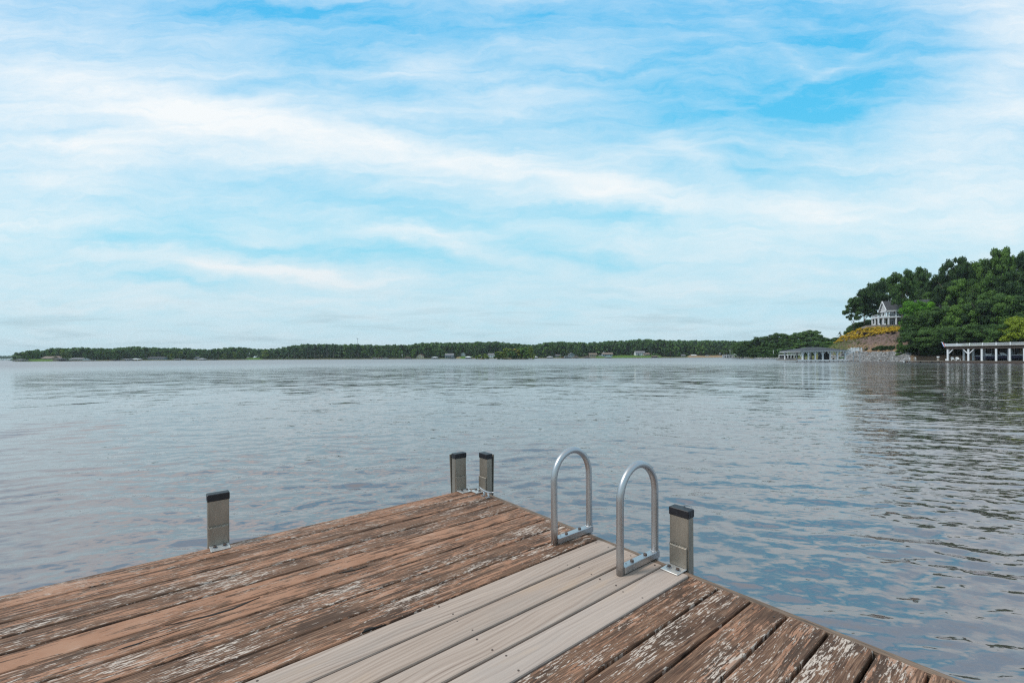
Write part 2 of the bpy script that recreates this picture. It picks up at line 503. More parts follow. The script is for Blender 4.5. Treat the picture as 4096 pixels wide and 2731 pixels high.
def old_wood():
    m, N, b = newmat('peeling_painted_wood')
    tc = N.n('ShaderNodeTexCoord').outputs['Object']
    at = N.n('ShaderNodeAttribute'); at.attribute_name = 'board'
    cv = N.n('ShaderNodeAttribute'); cv.attribute_name = 'paint'
    bid = at.outputs['Fac']
    u, v, z = N.sep(tc)
    k = N.math('MULTIPLY', bid, 7.31)
    warp = N.noise(N.comb(N.math('MULTIPLY', u, 1.3), N.math('MULTIPLY', v, 5.0), k), 1.0, 3, 0.5).outputs[0]
    v2 = N.math('MULTIPLY_ADD', warp, 0.055, v)
    # knots pull the grain round them
    grain = N.noise(N.comb(N.math('MULTIPLY', u, 2.4), N.math('MULTIPLY', v2, 95.0), k), 1.0, 4, 0.7).outputs[0]
    fine = N.noise(N.comb(N.math('MULTIPLY', u, 9.0), N.math('MULTIPLY', v2, 260.0), k), 1.0, 3, 0.6).outputs[0]
    big = N.noise(N.comb(N.math('MULTIPLY', u, 1.5), N.math('MULTIPLY', v2, 9.0), k), 1.0, 6, 0.68, 0.6).outputs[0]
    midn = N.noise(N.comb(N.math('MULTIPLY', u, 7.0), N.math('MULTIPLY', v2, 42.0), N.math('ADD', k, 3.0)), 1.0, 5, 0.72, 0.4).outputs[0]
    # raw wood under the paint
    raw = N.ramp(N.math('MULTIPLY_ADD', fine, 0.45, N.math('MULTIPLY', grain, 0.6)),
                 [(0.36, (.036,.019,.013)), (0.47, (.115,.060,.037)), (0.56, (.210,.115,.070)), (0.70, (.34,.215,.143))])
    dirt = N.noise(N.comb(N.math('MULTIPLY', u, 2.2), N.math('MULTIPLY', v2, 7.0), N.math('ADD', k, 9.0)), 1.0, 5, 0.6).outputs[0]
    raw = N.mix(N.math('MULTIPLY', N.smooth(dirt, 0.45, 0.64), 0.70), raw, (.056,.034,.023))
    # paint film
    pn = N.noise(tc, 4.0, 4, 0.6).outputs[0]
    paint = N.ramp(pn, [(0.3, (.29,.140,.080)), (0.55, (.37,.190,.115)), (0.75, (.41,.232,.150))])
    pm = N.math('ADD', N.math('MULTIPLY_ADD', big, 0.8, 0.1), N.math('MULTIPLY_ADD', midn, 0.85, -0.425))
    pm = N.math('ADD', pm, N.math('MULTIPLY_ADD', grain, 0.70, -0.35))
    pm = N.math('ADD', pm, cv.outputs['Fac'])
    pmask = N.smooth(pm, 0.505, 0.545)
    c = N.mix(pmask, raw, paint)
    # pale lifted flakes left between
    fl = N.noise(N.comb(N.math('MULTIPLY', u, 20.0), N.math('MULTIPLY', v2, 130.0), N.math('ADD', k, 5.0)), 1.0, 4, 0.65, 0.3).outputs[0]
    patch = N.noise(N.comb(N.math('MULTIPLY', u, 1.8), N.math('MULTIPLY', v2, 8.0), N.math('ADD', k, 15.0)), 1.0, 3, 0.6).outputs[0]
    wv = N.n('ShaderNodeAttribute'); wv.attribute_name = 'flake'
    fm = N.math('ADD', N.math('MULTIPLY_ADD', patch, 0.6, -0.3), N.math('ADD', fl, N.math('MULTIPLY_ADD', grain, 0.25, -0.12)))
    fm = N.math('ADD', fm, wv.outputs['Fac'])
    fmask = N.math('MULTIPLY', N.smooth(fm, 0.615, 0.67), N.math('MULTIPLY_ADD', pmask, -0.75, 1.0))
    c = N.mix(N.math('MULTIPLY', fmask, 0.95), c, (.58,.47,.39))
    N.put(b.inputs['Base Color'], c)
    b.inputs['Roughness'].default_value = 0.75
    b.inputs['Specular IOR Level'].default_value = 0.25
    h = N.math('ADD', N.math('MULTIPLY', pmask, 0.5), N.math('ADD', N.math('MULTIPLY', fmask, 0.5), N.math('MULTIPLY', grain, 0.9)))
    bp = N.n('ShaderNodeBump'); bp.inputs['Strength'].default_value = 0.55; bp.inputs['Distance'].default_value = 0.004
    N.put(bp.inputs['Height'], h); N.put(b.inputs['Normal'], bp.outputs[0])
    return m
def grey_wood():
    m, N, b = newmat('bare_grey_pine')
    tc = N.n('ShaderNodeTexCoord').outputs['Object']
    at = N.n('ShaderNodeAttribute'); at.attribute_name = 'board'
    u, v, z = N.sep(tc)
    k = N.math('MULTIPLY', at.outputs['Fac'], 5.17)
    w1 = N.noise(N.comb(N.math('MULTIPLY', u, 1.1), N.math('MULTIPLY', v, 3.2), k), 1.0, 2, 0.45).outputs[0]
    v2 = N.math('MULTIPLY_ADD', w1, 0.16, v)
    wv = N.n('ShaderNodeTexWave', wave_type='BANDS', bands_direction='Y')
    N.put(wv.inputs['Vector'], N.comb(N.math('MULTIPLY', u, 0.06), v2, k))
    wv.inputs['Scale'].default_value = 13.0; wv.inputs['Distortion'].default_value = 4.5
    wv.inputs['Detail'].default_value = 3; wv.inputs['Detail Scale'].default_value = 1.2
    g = N.noise(N.comb(N.math('MULTIPLY', u, 3.0), N.math('MULTIPLY', v2, 170.0), k), 1.0, 3, 0.6).outputs[0]
    f = N.math('MULTIPLY_ADD', wv.outputs[0], 0.10, N.math('MULTIPLY_ADD', g, 0.42, N.math('MULTIPLY_ADD', N.noise(N.comb(N.math('MULTIPLY', u, 1.0), N.math('MULTIPLY', v2, 62.0), k), 1.0, 4, 0.6, 0.3).outputs[0], 0.5, -0.02)))
    c = N.ramp(f, [(0.26, (.19,.125,.095)), (0.42, (.365,.270,.212)), (0.62, (.480,.370,.300)), (0.85, (.55,.445,.375))])
    st = N.noise(N.comb(N.math('MULTIPLY', u, 1.2), N.math('MULTIPLY', v, 6.0), N.math('ADD', k, 4.0)), 1.0, 4, 0.6).outputs[0]
    c = N.mix(N.math('MULTIPLY', N.smooth(st, 0.47, 0.68), 0.42), c, (.30,.25,.215))
    st2 = N.noise(N.comb(N.math('MULTIPLY', u, 1.6), N.math('MULTIPLY', v, 9.0), N.math('ADD', k, 14.0)), 1.0, 4, 0.6).outputs[0]
    c = N.mix(N.math('MULTIPLY', N.smooth(st2, 0.56, 0.72), 0.45), c, (.47,.32,.21))
    tone = N.noise(N.comb(k, 3.3, 0.0), 0.9, 0, .5).outputs[0]
    c = N.mix(N.math('MULTIPLY', N.smooth(tone, 0.35, 0.65), 0.35), c, (.53,.45,.40))
    c = N.mix(N.math('MULTIPLY', N.smooth(g, 0.56, 0.74), 0.35), c, (.30,.22,.175))
    N.put(b.inputs['Base Color'], c)
    b.inputs['Roughness'].default_value = 0.7
    b.inputs['Specular IOR Level'].default_value = 0.3
    bp = N.n('ShaderNodeBump'); bp.inputs['Strength'].default_value = 0.2; bp.inputs['Distance'].default_value = 0.002
    N.put(bp.inputs['Height'], f); N.put(b.inputs['Normal'], bp.outputs[0])
    return m
M['oldwood'] = old_wood()
M['greywood'] = grey_wood()
M['edgewood'] = plain('weathered_rim_wood', (.17,.115,.08), 0.8, 0.6, 6.0, stretch=(12, 1.0, 30), bump=0.4)
M['alu'] = plain('satin_aluminium', (.50,.50,.505), 0.38, 0.06, 3.0, metal=0.9)
M['oxalu'] = plain('oxidised_aluminium', (.36,.315,.26), 0.46, 0.22, 9.0, metal=0.7, stretch=(1, 1, 0.25))
M['plate'] = plain('brushed_plate', (.62,.60,.57), 0.4, 0.12, 14.0, metal=0.6)
M['bolt'] = plain('rusted_bolt', (.12,.085,.07), 0.55, 0.35, 60.0, metal=0.5)
M['crack'] = plain('open_split_shadow_gap', (.012,.009,.007), 0.9, 0.3)  # near-black colour stands in for the shade inside a split

GAPS = [3.775, 3.565, 3.377, 3.190, 3.000, 2.812, 2.622, 2.434, 2.245]
v = 2.245
while v > -1.6:
    v -= 0.1877; GAPS.append(v)
EDGES = [V_EDGE] + GAPS
COVER = [.03, -.02, -.05, -.08, .065, .03, -.02, -.06, -.035, 0,0,0,0, -.05, -.13, -.07, -.06, -.10, -.03, -.04]
FLAKE = [.05, .02, .05, .04, -.02, 0, .06, .05, .02, 0,0,0,0, .05, .05, .01, .05, .08, .03, .03]

def decking(name, ids, mat, parent):
    rng = random.Random(5)
    V, F, B, P, K = [], [], [], [], []
    nu = 44
    for i in ids:
        v1, v0 = EDGES[i]-0.0075, EDGES[i+1]+0.0075
        if i == 0: v1 = V_EDGE
        w = v1-v0
        cup = rng.uniform(-.0015, .0025); lift = rng.uniform(-.0015, .0015)
        r = 0.009
        prof = [(0,-.038),(0,-r),(r*.3,-r*.3),(r,0)] + [(w*q, cup*(1-(2*q-1)**2)) for q in (.25,.5,.75)] + [(w-r,0),(w-r*.3,-r*.3),(w,-r),(w,-.038)]
        u0, u1 = -2.6, U_END - (0 if 9 <= i <= 12 else rng.uniform(0, .006))
        o = len(V); n = len(prof)
        ph = rng.uniform(0, 6)
        for a in range(nu+1):
            uu = u0+(u1-u0)*a/nu
            wob = 0.0012*math.sin(uu*1.7+ph)
            for (pv, pz) in prof:
                V.append((uu, v0+pv+wob, pz+lift+0.0008*math.sin(uu*2.3+ph*2)))
                B.append(float(i)); P.append(COVER[i] if i < len(COVER) else -.05); K.append(FLAKE[i] if i < len(FLAKE) else .08)
        for a in range(nu):
            for b_ in range(n):
                c_ = (b_+1) % n
                F.append((o+a*n+b_, o+(a+1)*n+b_, o+(a+1)*n+c_, o+a*n+c_))
        F.append(tuple(o+k for k in range(n))); F.append(tuple(o+nu*n+k for k in reversed(range(n))))
    m = bpy.data.meshes.new(name); m.from_pydata(V, [], F); m.update()
    for nm, arr in (('board', B), ('paint', P), ('flake', K)):
        a = m.attributes.new(nm, 'FLOAT', 'POINT'); a.data.foreach_set('value', arr)
    m.materials.append(mat)
    return link(name, m, parent)

dock = empty('dock', (0, 0, DECK_Z), DOCK_RZ, 'near wooden dock with peeling brown paint and four bare grey replacement boards', 'dock')
nB = len(EDGES)-1
decking('painted_decking', [i for i in range(nB) if not 9 <= i <= 12], M['oldwood'], dock)['label'] = 'peeling brown painted boards'
decking('grey_decking', [9, 10, 11, 12], M['greywood'], dock)['label'] = 'four newer bare grey boards'
MB().box(U_END+.006, U_END+.05, EDGES[-1], V_EDGE-.012, -.24, -.004, .004).build('rim_board', M['edgewood'], dock)
fr = MB()
fr.box(-2.6, U_END+.05, V_EDGE-.05, V_EDGE-.008, -.24, -.041, .004)
for k in range(6):
    fr.box(-2.5+k*.92, -2.455+k*.92, EDGES[-1], V_EDGE-.052, -.23, -.041)
fr.build('joist_frame', M['edgewood'], dock)
for (pu, pv) in ((2.2, 3.5), (2.2, -.9), (-1.6, 3.5), (-1.6, -.9)):
    MB().tube([(pu, pv, -2.6), (pu, pv, -.24)], .09, 12).build('piling', M['dockwood'], dock)
# screws: pairs across the grey boards and scattered over the old ones
sm = MB().tube([(0, 0, -.002), (0, 0, .0012)], .0052, 8).mesh('screw', M['bolt'])
rs = random.Random(3)
for i in range(9, 13):
    for uu in (-.55, .36, 1.28, 2.2, 2.62):
        for q in (.2, .8):
            if uu == 2.62 and q == .2 and i == 12: continue
            o = link('screw', sm, dock); o.location = (uu+rs.uniform(-.02, .02), EDGES[i+1]+(EDGES[i]-EDGES[i+1])*q, .0015)
for i in (13, 14, 15, 16, 17):
    for uu in (1.28, 2.58):
        for q in (.22, .78):
            o = link('screw', sm, dock); o.location = (uu+rs.uniform(-.02, .02), EDGES[i+1]+(EDGES[i]-EDGES[i+1])*q, .0015)
def crack(pts, parent):
    """a split in a board: raised sliver along the grain, its shade put into the colour"""
    top, bot = [], []
    for (u_, v_, w_) in pts:
        top.append((u_, v_+w_/2, .0032)); bot.append((u_, v_-w_/2, .0032))
    n = len(pts)
    vs = top+bot
    vs += [(a, b_, -.004) for a, b_, _ in vs]
    fs = []
    for k in range(n-1):
        fs.append((k, n+k, n+k+1, k+1)); fs.append((2*n+k, k, k+1, 2*n+k+1)); fs.append((n+k, 3*n+k, 3*n+k+1, n+k+1))
    MB().add(vs, fs).build('board_split', M['crack'], parent)
def duv(sx, sy):
    a0, b0 = sx-CX, sy-HY
    c, s = math.cos(ROLL), math.sin(ROLL)
    b_ = s*a0+c*b0; Y = FPX*1.4/b_; X = (c*a0-s*b0)/FPX*Y
    return (X*e_u.x+Y*e_u.y, X*e_v.x+Y*e_v.y)
def crack_px(pts):
    q = []
    for (a, b_, w) in pts:
        u_, v_ = duv(a, b_); q.append((u_, v_, w))
    crack(sorted(q), dock)
crack_px([(650,2504,.001),(720,2490,.006),(790,2473,.012),(850,2460,.014),(930,2435,.017),(1000,2405,.010),(1040,2388,.001)])
crack_px([(470,2600,.001),(500,2590,.010),(550,2575,.012),(590,2560,.004),(660,2540,.003),(720,2520,.001)])
crack_px([(1355,2293,.001),(1380,2287,.010),(1430,2277,.008),(1470,2262,.001)])
crack_px([(1448,2529,.001),(1462,2520,.016),(1480,2513,.018),(1510,2507,.004),(1545,2497,.001)])
crack_px([(690,2300,.001),(790,2278,.004),(890,2258,.003),(960,2243,.001)])

# ---- ladder with two hoop handrails
ladder = empty('swim_ladder', (0, 0, DECK_Z), DOCK_RZ, 'aluminium swim ladder with two hooped handrails bolted to the dock edge', 'ladder')
def hoop(vc, lean):
    ua, ub = 2.345, 2.735
    R = (ub-ua)/2; H = .69-.025-R
    pts = [(ua, vc, .0)]
    pts += [(ua, vc, H*k/4) for k in range(1, 5)]
    for k in range(1, 20):
        a = math.pi*k/20
        pts.append(((ua+ub)/2-R*math.cos(a), vc, H+R*1.06*math.sin(a)))
    pts += [(ub, vc, H*(4-k)/4) for k in range(0, 5)]
    pts += [(ub, vc, -.4), (ub, vc, -1.3)]
    pts = [(p[0], p[1]+lean*max(p[2], 0), p[2]) for p in pts]
    h = MB().tube(pts, .0245, 20).build('handrail', M['alu'], ladder)
    MB().box(ua+.018, ub+.022, vc-.026, vc+.026, .0035, .048, .003).build('base_bar', M['alu'], h)
    for q in (.3, .68):
        uu = ua+(ub-ua)*q+.01
        MB().tube([(uu, vc, .046), (uu, vc, .058)], .0125, 6).build('bolt', M['bolt'], h)
    MB().tube([(ua+.07, vc+.005, .0475), (ua+.07, vc+.005, .0487)], .005, 8).build('hole_disc', M['black'], h)  # solid black disc, the dark of a hole put into its colour
    wv = [(ua+.0, vc, .047)]
    rr = random.Random(int(vc*100))
    for (uc, n_) in ((ua, 10), (ub, 14)):
        wb = MB()
        for k in range(n_):
            a = 2*math.pi*k/n_
            cx_, cy_ = uc+.0255*math.cos(a), vc+.0235*math.sin(a)
            if ua+.016 < cx_ < ub+.022:
                wb.ball((cx_, cy_, .049), (.0075, .0065, .004), rr, 6, 4, .2)
        wb.build('weld', M['alu'], h)
hoop(2.384, .004); hoop(1.788, -.006)
for z_ in (-.12, -.42, -.72, -1.02):
    MB().box(2.71, 2.79, 1.80, 2.37, z_-.02, z_+.02, .006).build('rung', M['alu'], ladder)

# ---- square tube posts on the dock edge
def post(uc, vc, outward, label, shim, loop=False):
    """outward: 'v' for the far edge, 'u' for the right edge; local frame: x along the edge, y outward"""
    rz = DOCK_RZ + (0 if outward == 'v' else -math.pi/2)
    base = DOCK_M @ Vector((uc, vc, 0))
    p = empty('dock_post', base, rz, label, 'post', 'square metal posts on the near dock edge')
    tb = MB().box(-.068, .068, .006, .074, -1.6, .345, .005).build('tube', M['oxalu'], p)
    MB().box(-.0715, .0715, .0025, .0775, .335, .388, .004).build('cap', M['black'], p)
    bk = MB().box(-.061, .061, -.118, .0, .0035, .0115, .002).build('bracket', M['plate'], p)
    MB().box(-.061, .061, -.0075, .0045, .0125, .142, .002).build('upright', M['oxalu'], bk)
    for q in (-.031, .031):
        MB().tube([(q, -.062, .0118), (q, -.062, .0150)], .018, 16).build('washer', M['steelgrey'], bk)
        MB().tube([(q, -.062, .0152), (q, -.062, .026)], .0115, 6).build('bolt', M['bolt'], bk)
    w_ = MB(); rr = random.Random(int(uc*50+vc*7))
    for k in range(16):
        w_.ball((-.060+.008*k, -.001, .143+rr.uniform(-.002, .003)), (.0065, .006, .006), rr, 6, 4, .25)
    w_.build('weld', M['oxalu'], bk)
    if shim:
        MB().add([(-.06,.079,-.3),(.06,.079,-.3),(.06,.091,-.3),(-.06,.091,-.3),(-.075,.098,.37),(.055,.098,.37),(.055,.112,.37),(-.075,.112,.37)],
                 [(0,3,2,1),(4,5,6,7),(0,1,5,4),(1,2,6,5),(2,3,7,6),(3,0,4,7)]).build('wood_shim', M['dockwood'], p)
    if loop:
        MB().tube([(.02+.03*math.cos(a), .085+.006*math.sin(2*a), .372+.03*math.sin(a)) for a in np.linspace(-.2, 3.4, 14)], .0035, 6).build('wire_loop', M['steelgrey'], p)
post(.41, V_EDGE+.004, 'v', 'lone square post at the far dock edge, left of the corner pair', False)
post(2.553, V_EDGE+.004, 'v', 'left post of the pair at the dock corner', True)
post(U_END+.054, 3.83, 'u', 'right post of the pair at the dock corner, behind the cleat', True)
post(U_END+.054, 1.60, 'u', 'square post beside the nearer ladder handrail', False, True)

# ---- cleat
cleat = empty('dock_cleat', DOCK_M @ Vector((2.625, 3.635, 0)), DOCK_RZ, 'small galvanised cleat at the dock corner below the right post', 'cleat')
pts, rad = [], []
for k in range(13):
    q = -1+2*k/12
    pts.append((0, q*.125, .052+.022*q*q)); rad.append(.011-.006*abs(q)**2)
MB().tube(pts, rad, 10).build('horn', M['alu'], cleat)
for q in (-.038, .038):
    ft = MB().tube([(0, q, .0), (0, q, .02), (0, q*.9, .05)], [.014, .010, .009], 8)
    ft.box(-.035, .012, q-.015, q+.015, .003, .010, .002)
    ft.build('foot', M['alu'], cleat)

# ------------------------------------------------------------------ land
SX_S = [-2600, 30, 52, 62, 300, 600, 900, 1100, 1300, 1500, 1700, 1900, 2150, 2300, 2500, 2700, 2900, 2945, 2960, 3050, 3200, 3330, 3420, 6300]
Y_S  = [1700, 1700, 1500, 480, 500, 560, 600, 640, 650, 640, 600, 600, 600, 580, 560, 560, 560, 560, 345, 290, 255, 245, 240, 240]
def Ys(t): return np.interp(t, [tt(s) for s in SX_S], Y_S)
# skyline of the woods: (x, y) on the photograph
SKY = [(-2600,1423),(0,1424),(50,1424),(62,1410),(100,1405),(150,1398),(165,1403),(215,1392),(250,1393),(330,1390),(430,1394),(540,1386),(640,1391),(700,1392),
       (760,1394),(840,1398),(900,1390),(960,1390),(1060,1396),(1100,1395),(1150,1385),(1240,1376),(1300,1377),(1400,1377),
       (1500,1380),(1640,1379),(1680,1371),(1800,1369),(1900,1368),(1980,1368),(2040,1371),(2100,1378),(2150,1380),(2170,1373),
       (2240,1364),(2300,1371),(2400,1367),(2500,1362),(2550,1357),(2600,1357),(2700,1361),(2800,1361),(2900,1362),(2960,1365),(3050,1368),(3200,1365),(3420,1360),(6300,1360)]
def skyz(sx, Y): return zat(sx, np.interp(sx, [p[0] for p in SKY], [p[1] for p in SKY])-2.0, Y)
BACK = 150.0
HILLT = [(s, max(1.5, skyz(s, float(Ys(tt(s)))+BACK) - 19.0)) for s in range(-2600, 2950, 40)] + [(2945, 8), (2965, 5.5), (3100, 7), (3300, 8), (6300, 10)]
LAWN = [(112,212),(985,1045),(1830,1880),(2385,2420),(2425,2645)]
SAND = [(2750,2898),(1828,1838)]
def band(t, spans, soft=8/FPX):
    m = np.zeros_like(t)
    for a, b in spans: m = np.maximum(m, smooth01((t-tt(a))/soft+.5)*smooth01((tt(b)-t)/soft+.5))
    return m
def ground_h(X, Y):
    t = X/Y
    d = Y-Ys(t)
    hh = np.interp(t, [tt(a) for a, b in HILLT], [b for a, b in HILLT])
    h = np.where(d < 0, np.maximum(-1.2, d*0.25), 0)
    h = h + 0.9*smooth01(d/2.5) + (hh-0.9)*smooth01((d-6)/125.0)*(d > 0)
    h = h + 1.7*np.maximum(band(t, LAWN), .6*band(t, SAND))*smooth01((d-1.5)/26)*(d > 0)
    return h
def make_ground():
    ts = np.unique(np.concatenate([np.linspace(-2.4, 2.4, 240), np.linspace(tt(0), tt(3500), 420), [tt(s) for s in SX_S]]))
    ds = np.concatenate([[-14, -4, -1, 0, .6, 1.3, 2.5, 4, 7, 11, 16, 22, 30, 40, 52, 66, 82, 100, 120, 145, 180, 240, 320, 420]])
    T, Dd = np.meshgrid(ts, ds, indexing='ij')
    Y = Ys(T)+Dd; X = T*Y
    h = ground_h(X, Y)
    rng = np.random.default_rng(2)
    h = h + np.where(Dd > 4, rng.normal(0, .15, h.shape), 0)
    nr, nc = h.shape
    idx = np.arange(nr*nc).reshape(nr, nc)
    Q = np.stack([idx[:-1, :-1], idx[1:, :-1], idx[1:, 1:], idx[:-1, 1:]], -1).reshape(-1, 4)
    m, N, b = newmat('shore_ground')
    g = N.n('ShaderNodeNewGeometry')
    P = g.outputs['Position']
    n1 = N.noise(P, 0.035, 5, 0.6).outputs[0]; n2 = N.noise(P, 0.6, 4, 0.6).outputs[0]
    c = N.ramp(N.math('MULTIPLY_ADD', n2, 0.25, N.math('MULTIPLY', n1, 0.85)), [(0.40, (.035,.055,.02)), (0.54, (.075,.115,.03)), (0.66, (.16,.15,.07)), (0.76, (.24,.19,.12))])
    z = N.sep(P)[2]
    c = N.mix(N.smooth(z, 0.75, 0.35), c, (.13,.10,.075))
    N.put(b.inputs['Base Color'], c); b.inputs['Roughness'].default_value = 0.95; b.inputs['Specular IOR Level'].default_value = 0.1
    for nm, sp, cc in (('lawn', LAWN, (.085,.15,.028)), ('sand', SAND, (.30,.215,.13))):
        at = N.n('ShaderNodeAttribute'); at.attribute_name = nm
        c = N.mix(at.outputs['Fac'], c, N.mix(n2, tuple(q*.75 for q in cc), tuple(q*1.25 for q in cc)))
    N.put(b.inputs['Base Color'], c)
    gm = np_mesh('ground', np.stack([X, Y, h], -1).reshape(-1, 3), Q, m, True)
    for nm, sp in (('lawn', LAWN), ('sand', SAND)):
        a_ = gm.attributes.new(nm, 'FLOAT', 'POINT')
        a_.data.foreach_set('value', (band(T, sp)*(Dd > .3)*(Dd < 45)).astype(np.float32).ravel())
    o = link('ground', gm)
    tag(o, 'low grassy lake shore rising to wooded ground across the water', 'ground', kind='structure')
make_ground()
def gz(X, Y): return float(ground_h(np.array([X]), np.array([Y]))[0])

# right-hand hill
YSH = [(.60,200),(.66,195),(.70,180),(.735,169),(.75,163),(.82,150),(.89,137),(.973,124),(1.146,111),(1.39,95),(1.76,79),(2.4,62)]
CAP = [(.62,-1.2),(.655,0),(.69,3.4),(.712,5.6),(.74,9.4),(.783,12.6),(.80,13.4),(.9,13.4),(3,13.4)]
def D2(t): return np.interp(t, [.70, .77, .795, .83, .87, .9], [20, 20, 20.5, 25, 31, 32])
def hill_h(t, Y):
    d = Y-np.interp(t, [a for a, b in YSH], [b for a, b in YSH])
    d2 = D2(t)
    dn = np.where(d > 11, np.where(d < d2, 11+(d-11)/(d2-11)*21, 32+d-d2), d)
    terr = np.interp(dn, [-20,-2,0,7.5,11,32,34,60,200], [-2,-.8,-.15,3.1,3.5,13.2,13.6,13.9,15])
    wood = np.interp(d, [-20,-2,0,3,12,40,90,200], [-2,-.6,.3,1.3,2.6,8.5,13.0,15])
    k = smooth01((t-.872)/.05)
    h = terr*(1-k)+wood*k
    cap = np.interp(t, [a for a, b in CAP], [b for a, b in CAP])
    return np.minimum(h, cap)
def hz(X, Y): return float(hill_h(np.array([X/Y]), np.array([Y]))[0])
def make_hill():
    ts = np.concatenate([np.linspace(.62, .94, 150), np.linspace(.945, 2.4, 60)])
    ds = np.concatenate([np.linspace(-8, 45, 110), np.linspace(47, 170, 30)])
    T, Dd = np.meshgrid(ts, ds, indexing='ij')
    Y = np.interp(T, [a for a, b in YSH], [b for a, b in YSH])+Dd
    X = T*Y; h = hill_h(T, Y)
    rng = np.random.default_rng(5)
    h = h + np.where((h > 3) , rng.normal(0, .09, h.shape), 0)
    nr, nc = h.shape
    idx = np.arange(nr*nc).reshape(nr, nc)
    Q = np.stack([idx[:-1, :-1], idx[1:, :-1], idx[1:, 1:], idx[:-1, 1:]], -1).reshape(-1, 4)
    m, N, b = newmat('mulched_slope')
    P = N.n('ShaderNodeNewGeometry').outputs['Position']
    x, y, z = N.sep(P)
    n1 = N.noise(P, 0.5, 5, 0.65).outputs[0]; n2 = N.noise(P, 1.6, 4, 0.7).outputs[0]; n3 = N.noise(P, 0.12, 3, 0.5).outputs[0]
    mulch = N.ramp(n2, [(0.3, (.085,.055,.048)), (0.55, (.18,.125,.108)), (0.75, (.25,.185,.155))])
    straw = N.ramp(n2, [(0.3, (.15,.095,.05)), (0.55, (.31,.20,.105)), (0.75, (.40,.28,.15))])
    green = N.ramp(n2, [(0.3, (.03,.055,.014)), (0.6, (.085,.14,.028)), (0.8, (.15,.17,.05))])
    lowm = N.smooth(N.math('MULTIPLY_ADD', n1, 4.0, z), 9.6, 6.6)
    c = N.mix(N.math('MULTIPLY', lowm, N.smooth(n1, 0.40, 0.58)), mulch, straw)
    tq = N.math('DIVIDE', x, y)
    lg = N.smooth(N.math('MULTIPLY_ADD', n1, 0.10, tq), 0.845, 0.77)
    c = N.mix(N.math('MULTIPLY', lg, N.smooth(n2, 0.36, 0.6)), c, green)
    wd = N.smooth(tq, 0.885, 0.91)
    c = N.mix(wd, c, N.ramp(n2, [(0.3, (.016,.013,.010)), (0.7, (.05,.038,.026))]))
    N.put(b.inputs['Base Color'], c); b.inputs['Roughness'].default_value = 0.95; b.inputs['Specular IOR Level'].default_value = 0.1
    bp = N.n('ShaderNodeBump'); bp.inputs['Strength'].default_value = 0.8; bp.inputs['Distance'].default_value = 0.25
    N.put(bp.inputs['Height'], n2); N.put(b.inputs['Normal'], bp.outputs[0])
    o = link('hill', np_mesh('hill', np.stack([X, Y, h], -1).reshape(-1, 3), Q, m, True))
    tag(o, 'steep mulched hillside on the right shore', 'hill', kind='structure')
make_hill()

# ------------------------------------------------------------------ trees
M['leaf_mid'] = foliage('mid_green_leaves', (.018,.050,.011), (.14,.255,.045), 0.45, 0.3)
M['leaf_dark'] = foliage('dark_green_leaves', (.012,.036,.012), (.098,.185,.040), 0.45, 0.28)
M['leaf_pine'] = foliage('pine_needles', (.011,.034,.017), (.075,.155,.050), 0.45, 0.22)
M['leaf_bright'] = foliage('bright_green_leaves', (.045,.14,.012), (.17,.40,.030), 0.35, 0.3)
M['leaf_lime'] = foliage('yellow_green_leaves', (.12,.19,.012), (.30,.37,.03), 0.35, 0.3)
M['leaf_gold'] = foliage('golden_leaves', (.11,.13,.014), (.46,.38,.035), 0.3, 0.3)
M['leaf_olive'] = foliage('olive_leaves', (.05,.09,.014), (.22,.29,.04), 0.3, 0.3)
M['flower'] = foliage('golden_flowers', (.16,.13,.016), (.82,.58,.055), 1.6, 0.2)
M['purple'] = foliage('dark_purple_leaves', (.022,.012,.014), (.07,.035,.035), 0.8, 0.15)
M['wood_mass'] = foliage('far_wood_leaves', (.018,.048,.018), (.10,.19,.048), 0.12, 0.25)

def leaf_cloud(rng, lobes, per, leaf, flat=0.75):
    """quads scattered over lobes: list of (centre, radius)"""
    C, R = np.array([l[0] for l in lobes]), np.array([l[1] for l in lobes])
    k = np.repeat(np.arange(len(lobes)), np.maximum(4, (per*(R/R.mean())**2)).astype(int))
    n = len(k)
    d = rng.normal(size=(n, 3)); d /= np.linalg.norm(d, axis=1)[:, None]
    rad = R[k]*(0.35+0.95*rng.random(n)**0.7)
    off = d*rad[:, None]; off[:, 2] *= flat
    P = C[k]+off
    nrm = d*1.2 + rng.normal(0, .42, (n, 3)) + np.array([0, 0, .35]); nrm /= np.linalg.norm(nrm, axis=1)[:, None]
    a = np.cross(nrm, rng.normal(size=(n, 3))); a /= np.linalg.norm(a, axis=1)[:, None]
    b = np.cross(nrm, a)
    s = leaf*(0.5+rng.random(n)*0.9); s2 = s*(0.55+0.35*rng.random(n))
    A, B = a*s[:, None], b*s2[:, None]
    V = np.stack([P-A, P-B*0.9+A*0.1, P+A, P+B], 1).reshape(-1, 3)
    return V, np.arange(4*n).reshape(n, 4)
